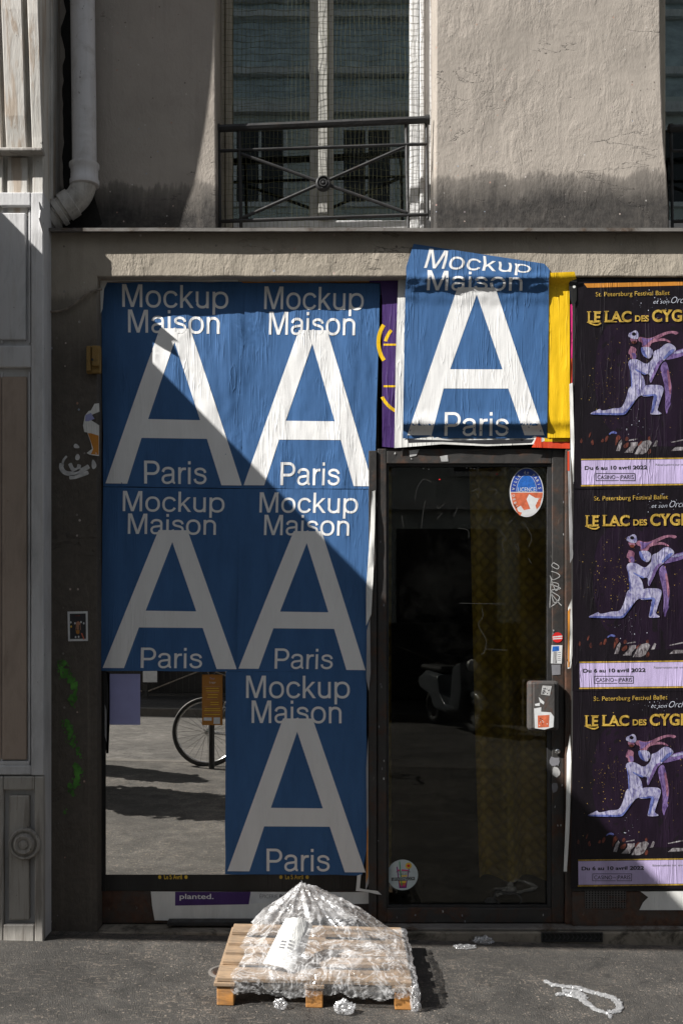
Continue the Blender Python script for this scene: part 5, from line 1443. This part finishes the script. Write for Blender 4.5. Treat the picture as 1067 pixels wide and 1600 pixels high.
# white plastic strip on the pavement
def strip_mb(mb, pts, wd, hh, seed):
    q = [Vector(v) for v in curve_pts([tuple(G(*p_)) for p_ in pts], 10)]
    N = len(q); sg = 12; o = len(mb.v)
    for i, p_ in enumerate(q):
        d = (q[min(i + 1, N - 1)] - q[max(i - 1, 0)]).normalized(); nrm = Vector((-d.y, d.x, 0))
        t = i / N; ww = wd * (.55 + .45 * math.sin(math.pi * min(1, max(0, t)) ** .8)) * (1 + .45 * noise.noise(Vector((i * .22, seed, 0))))
        for k in range(sg):
            a = 2 * math.pi * k / sg; cr = 1 + .55 * noise.noise(Vector((i * .6, k * 1.6, seed))) + .3 * noise.noise(Vector((i * 1.9, k * 2.6, seed)))
            mb.v.append(p_ + nrm * (math.cos(a) * ww * cr) + Vector((0, 0, max(.0012, hh * (.55 + .6 * math.sin(a) + .8 * noise.noise(Vector((i * .35, k * .9, seed + 9))))))))
    for i in range(N - 1):
        for k in range(sg): mb.f.append([o + i * sg + k, o + i * sg + (k + 1) % sg, o + (i + 1) * sg + (k + 1) % sg, o + (i + 1) * sg + k]); mb.mi.append(0)
    mb.f.append([o + k for k in range(sg)]); mb.mi.append(0); mb.f.append([o + (N - 1) * sg + k for k in range(sg)]); mb.mi.append(0)
mb = MB()
strip_mb(mb, [(851, 1534), (862, 1540), (885, 1543), (905, 1546), (925, 1552), (945, 1557), (958, 1562), (967, 1571), (966, 1579), (958, 1583), (948, 1582)], .017, .008, 1)
strip_mb(mb, [(868, 1556), (880, 1555), (900, 1559), (912, 1566), (925, 1576), (942, 1583), (952, 1586)], .014, .008, 2)
strip_mb(mb, [(878, 1550), (895, 1551), (908, 1556), (914, 1562)], .02, .008, 3)
strip_mb(mb, [(946, 1583), (952, 1588), (953, 1592)], .008, .006, 4)
tag(obj('plastic_strip', mb, 'plastic_strip', smooth=True), 'looped strip of crumpled white plastic on the pavement at lower right', 'plastic strip')
# street valve cover half hidden by the pallet
vc = G(354, 1519)
vcov = thing('valve_cover', vc, 'small round metal cover in the pavement at the left of the pallet', 'cover')
obj('rim', MB().lathe([(.078, .0), (.078, .004), (.066, .004), (.064, .0015)], vc + Vector((0, 0, .001)), (0, 0, 1), 40), 'zinc', vcov, smooth=True)
obj('lid', MB().lathe([(.060, .0), (.060, .005), (.05, .005), (.048, .0035), (.03, .0035), (.028, .0055), (.001, .0055)], vc + Vector((0, 0, .001)), (0, 0, 1), 40), 'rust_plate', vcov, smooth=True)

# ================================================================== THE STREET BEHIND THE CAMERA (seen in the mirror and the glass)
op = thing('opposite_building', (-8, -16, 0), 'long pale building with rows of windows across the street seen in the glass', 'building')
OY = -16.0
obj('wall', MB().box(-60, 40, OY - 6, OY, -1.5, 12.6), 'opposite_plaster', op)
mb = MB(); mb.add([(-60, OY - .1, 12.62), (40, OY - .1, 12.62), (40, OY - 4.2, 19.2), (-60, OY - 4.2, 19.2), (-60, OY - 5, 12.62), (40, OY - 5, 12.62), (40, OY - 5, 19.2), (-60, OY - 5, 19.2)], [(0, 1, 2, 3), (4, 7, 6, 5), (0, 3, 7, 4), (1, 5, 6, 2), (3, 2, 6, 7)])
obj('roof', mb, 'slate', op)
mb = MB()
for z in (13.3, 15.3, 15.9, 17.6): mb.box(-60, 40, OY - .1 - (z - 12.6) * .62, OY + .06 - (z - 12.6) * .62, z, z + .16)
obj('roof_trim', mb, 'frame_white', op)
mb = MB()
for z in (3.6, 6.6, 9.6, 12.2): mb.box(-60, 40, OY + .002, OY + .16, z, z + .22)
obj('cornice', mb, 'frame_white', op)
k = 0
for z in (4.3, 7.3, 10.2):
    for i in range(9):
        x = -8.4 + i * 2.3
        fr_ = MB().box(x - .6, x - .5, OY + .003, OY + .07, z, z + 1.75).box(x + .5, x + .6, OY + .003, OY + .07, z, z + 1.75).box(x - .499, x + .499, OY + .003, OY + .07, z + 1.65, z + 1.75).box(x - .499, x + .499, OY + .003, OY + .07, z, z + .1).box(x - .03, x + .03, OY + .003, OY + .06, z + .101, z + 1.649)
        f_ = obj('window', fr_, 'frame_white', op)
        obj('pane', MB().box(x - .498, x + .498, OY + .004, OY + .02, z + .102, z + 1.648), 'black_paint', f_)
mb = MB()
for i in range(8): mb.box(-9 + i * 2.6, -9 + i * 2.6 + 2.1, OY + .003, OY + .05, .1, 3.2)
obj('shop_front', mb, 'black_paint', op)
FY = -11.3
fe = thing('street_fence', (-1, FY, 0), 'black railing fence with crossed braces along the far pavement in the mirror', 'fence')
mb = MB(); mb.box(-12, 12, FY - .02, FY + .02, .12, .16); mb.box(-12, 12, FY - .02, FY + .02, 1.0, 1.05)
obj('rails', mb, 'fence_black', fe)
for i in range(9):
    x = -9 + i * 2.0; obj('post', MB().box(x - .04, x + .04, FY - .035, FY + .035, 0, 1.15), 'fence_black', fe)
mb = MB()
for i in range(200):
    x = -10 + i * .1; mb.box(x - .006, x + .006, FY - .006, FY + .006, .161, .999)
bars = obj('bars', mb, 'fence_black', fe); bars['kind'] = 'stuff'
mb = MB()
for i in range(8):
    x = -9 + i * 2.0; mb.tube([(x + .05, FY + .03, .2), (x + 1.95, FY + .03, .95)], .012, 6); mb.tube([(x + .05, FY + .05, .95), (x + 1.95, FY + .05, .2)], .012, 6)
obj('brace', mb, 'cable_coat', fe)
wp = W(232, 1062, 0)
tag(obj('white_placard', MB().box(-3.03, -2.8, FY + .06, FY + .07, .35, .75), 'sticker_white'), 'small white placard on the dark fence seen at the top of the mirror', 'placard')
tag(obj('dark_backdrop', MB().box(-7, 3.5, -12.6, -11.9, 0, 1.3), 'black_paint', bevel=.03), 'long black backdrop box added behind the fence to darken the mirrored view', 'backdrop')  # added black backdrop, stands in for the deep shade behind the fence

# bicycle at the kerb
def wheel(parent, c, r, name='wheel'):
    t = obj(name, MB().tube([c + Vector((r * math.cos(2 * math.pi * k / 40), 0, r * math.sin(2 * math.pi * k / 40))) for k in range(40)], .017, 8, closed=True), 'rubber', parent, smooth=True)
    obj('rim', MB().tube([c + Vector(((r - .026) * math.cos(2 * math.pi * k / 40), 0, (r - .026) * math.sin(2 * math.pi * k / 40))) for k in range(40)], .009, 6, closed=True), 'chrome', t, smooth=True)
    mb = MB()
    for k in range(28):
        a = 2 * math.pi * k / 28; b = a + (.5 if k % 2 else -.5); dy = .02 if k % 4 < 2 else -.02
        mb.tube([c + Vector((.022 * math.cos(b), dy, .022 * math.sin(b))), c + Vector(((r - .03) * math.cos(a), 0, (r - .03) * math.sin(a)))], .0022, 4)
    obj('spokes', mb, 'chrome', t)
    obj('hub', MB().tube([c + Vector((0, -.045, 0)), c + Vector((0, .045, 0))], .02, 12), 'chrome', t, smooth=True)
    return t
BY = -4.72; rw = .325
bk = thing('bicycle', (-.65, BY, 0), 'parked bicycle whose rear wheel shows in the mirror', 'bicycle')
hr_ = Vector((-1.19, BY, rw + .018)); hf = Vector((-.13, BY, rw + .018))
wheel(bk, hr_, rw); wheel(bk, hf, rw)
bbk = Vector((-.76, BY, .29)); st = Vector((-.9, BY, .80)); hd1 = Vector((-.30, BY, .86)); hd0 = Vector((-.27, BY, .70))
mb = MB().tube([bbk, st], .015, 10).tube([st, hd1], .014, 10).tube([bbk, hd0], .017, 10).tube([hd0 - Vector((-.01, 0, .04)), hd1 + Vector((-.01, 0, .04))], .018, 10)
for s_ in (-.05, .05):
    o_ = Vector((0, s_, 0)); mb.tube([bbk + o_ * .5, hr_ + o_], .009, 8).tube([st + o_ * .3, hr_ + o_], .008, 8)
obj('frame', mb, 'chrome', bk, smooth=True)
mb = MB()
for s_ in (-.05, .05): mb.tube([hd0 + Vector((0, s_ * .6, -.03)), hf + Vector((-.03, s_, .12)), hf + Vector((0, s_, 0))], .01, 8)
obj('fork', mb, 'chrome', bk, smooth=True)
obj('saddle', MB().lathe([(.02, -.14), (.03, -.1), (.04, 0), (.075, .07), (.07, .11), (.03, .13)], st + Vector((.02, 0, .14)), (-1, 0, .05), 16).tube([st, st + Vector((-.02, 0, .12))], .012, 8), 'rubber', bk, smooth=True)
obj('handlebar', MB().tube([hd1 + Vector((-.02, -.28, .12)), hd1 + Vector((.06, -.2, .14)), hd1 + Vector((.04, 0, .12)), hd1 + Vector((.06, .2, .14)), hd1 + Vector((-.02, .28, .12))], .012, 8).tube([hd1, hd1 + Vector((.03, 0, .12))], .013, 8), 'black_paint', bk, smooth=True)
mb = MB().lathe([(.095, -.004), (.095, .004), (.02, .006)], bbk + Vector((0, .05, 0)), (0, 1, 0), 28)
obj('crankset', mb.tube([bbk + Vector((0, .06, 0)), bbk + Vector((.12, .07, -.11))], .01, 8).tube([bbk + Vector((0, -.06, 0)), bbk + Vector((-.12, -.07, .11))], .01, 8), 'black_paint', bk, smooth=True)
for s_ in (-1, 1): obj('pedal', MB().box(bbk.x + .12 * s_ - .045, bbk.x + .12 * s_ + .045, BY + .075 * s_ - .035 + .03 * s_, BY + .075 * s_ + .035 + .03 * s_, bbk.z - .11 * s_ - .012, bbk.z - .11 * s_ + .012), 'rubber', bk, bevel=.004)
tag(obj('bollard', MB().tube([(-1.13, -4.58, 0), (-1.13, -4.58, .95)], .028, 14).lathe([(.03, 0), (.04, .02), (.03, .06), (.001, .07)], (-1.13, -4.58, .95), (0, 0, 1), 16), 'black_paint', smooth=True), 'thin dark metal post in front of the bicycle wheel in the mirror', 'bollard')

def scooter(loc, rz, label):
    root = bpy.data.objects.new('motor_scooter', None); COL.objects.link(root); WL[root.name] = Vector((0, 0, 0)); tag(root, label, 'motor scooter', 'parked motor scooters')
    for x in (-.62, .62):
        c = Vector((x, 0, .25))
        t = obj('wheel', MB().tube([c + Vector((.19 * math.cos(2 * math.pi * k / 30), 0, .19 * math.sin(2 * math.pi * k / 30))) for k in range(30)], .06, 10, closed=True), 'rubber', root, smooth=True)
        obj('rim', MB().lathe([(.14, -.03), (.14, .03), (.04, .05)], c, (0, 1, 0), 24), 'chrome', t, smooth=True)
    prof = [(-.85, .55), (-.88, .68), (-.6, .80), (-.15, .76), (-.1, .5), (.12, .34), (.32, .34), (.42, .95), (.5, .98), (.56, .6), (.46, .28), (.1, .22), (-.3, .24), (-.45, .45)]
    bm_ = MB(); n_ = len(prof)
    for wdt, sc2 in ((.0, 1),):
        pass
    rows_ = []
    for k, (yy, sh) in enumerate(((-.2, .82), (-.16, .96), (0, 1.0), (.16, .96), (.2, .82))):
        cx_, cz_ = -.15, .5
        rows_.append([(cx_ + (x - cx_) * sh, yy, cz_ + (z - cz_) * sh) for x, z in prof])
    for r0 in rows_: bm_.v += [Vector(v) for v in r0]
    for r_ in range(4):
        for k in range(n_): bm_.f.append([r_ * n_ + k, r_ * n_ + (k + 1) % n_, (r_ + 1) * n_ + (k + 1) % n_, (r_ + 1) * n_ + k]); bm_.mi.append(0)
    bm_.f.append(list(range(n_))[::-1]); bm_.mi.append(0); bm_.f.append([4 * n_ + k for k in range(n_)]); bm_.mi.append(0)
    obj('body', bm_, 'grey_shell', root, smooth=True, bevel=.02)
    obj('seat', MB().box(-.82, -.14, -.15, .15, .79, .87), 'rubber', root, bevel=.035)
    obj('handlebar', MB().tube([(.36, -.36, 1.06), (.42, -.2, 1.04), (.44, 0, 1.02), (.42, .2, 1.04), (.36, .36, 1.06)], .018, 8).tube([(.44, 0, .95), (.42, 0, 1.03)], .04, 10), 'black_paint', root, smooth=True)
    obj('headlight', MB().lathe([(.08, -.03), (.085, 0), (.07, .03), (.001, .045)], (.52, 0, .92), (1, 0, .1), 20), 'lamp_glass', root, smooth=True)
    obj('front_fender', MB().tube([(.62 + .27 * math.cos(R(a)), 0, .25 + .27 * math.sin(R(a))) for a in range(20, 165, 12)], .075, 10), 'grey_shell', root, smooth=True)
    for s_ in (-1, 1):
        obj('mirror', MB().tube([(.42, .22 * s_, 1.04), (.44, .3 * s_, 1.2)], .007, 6).lathe([(.05, 0), (.055, .01), (.03, .025)], (.44, .31 * s_, 1.23), (1, 0, 0), 16), 'black_paint', root, smooth=True)
    root.location = loc; root.rotation_euler = (0, 0, rz)
    return root
s1 = scooter((1.75, -9.0, -.13), R(70), 'dark motor scooter across the road faintly reflected in the door glass')

# potted shrubs added unseen at left to cast shadows across the mirrored pavement
def shrub(loc, r, h, seed, label):
    rr = random.Random(seed)
    root = thing('shadow_shrub', loc, label, 'potted plant', 'added shadow shrubs')
    L = Vector(loc)
    obj('pot', MB().lathe([(.17, 0), (.22, .02), (.27, .34), (.29, .35), (.29, .39), (.25, .39), (.24, .34), (.001, .33)], L, (0, 0, 1), 24), 'kerb_stone', root, smooth=True)
    mb = MB()
    for k in range(7):
        a = rr.uniform(0, 6.28); q = L + Vector((math.cos(a) * r * .6, math.sin(a) * r * .6, h * rr.uniform(.7, .95)))
        mb.tube([L + Vector((0, 0, .3)), L.lerp(q, .5) + Vector((0, 0, .2)), q], [.014, .01, .004], 6)
    obj('stems', mb, 'cable_coat', root)
    mb = MB()
    for k in range(2600):
        d = Vector((rr.gauss(0, 1), rr.gauss(0, 1), rr.gauss(0, 1))).normalized() * rr.random() ** .45
        k_ = 1 + .35 * noise.noise(d * 2.2 + Vector((seed, 0, 0)))
        c = L + Vector((d.x * r * k_, d.y * r * k_, .38 + (h - .38) * .5 * (1 + d.z * k_)))
        u = Vector((rr.gauss(0, 1), rr.gauss(0, 1), rr.gauss(0, .6))).normalized(); v = u.orthogonal().normalized(); sz = rr.uniform(.05, .09)
        mb.add([c - u * sz, c + v * sz * .45, c + u * sz, c - v * sz * .45], [(0, 1, 2, 3)])
    obj('foliage', mb, 'leaf', root, norm=False)
simple('leaf', (.05, .10, .03), .6, .4, 30)
shrub((-2.45, -3.45, zg(-2.45)), .48, 1.65, 3, 'tall potted shrub added out of frame to cast a shadow across the mirrored pavement')
shrub((-2.55, -4.55, zg(-2.55)), .22, 1.25, 5, 'slim potted shrub added out of frame nearer the kerb as a second shadow caster')
bk.location.z += zg(-.65)
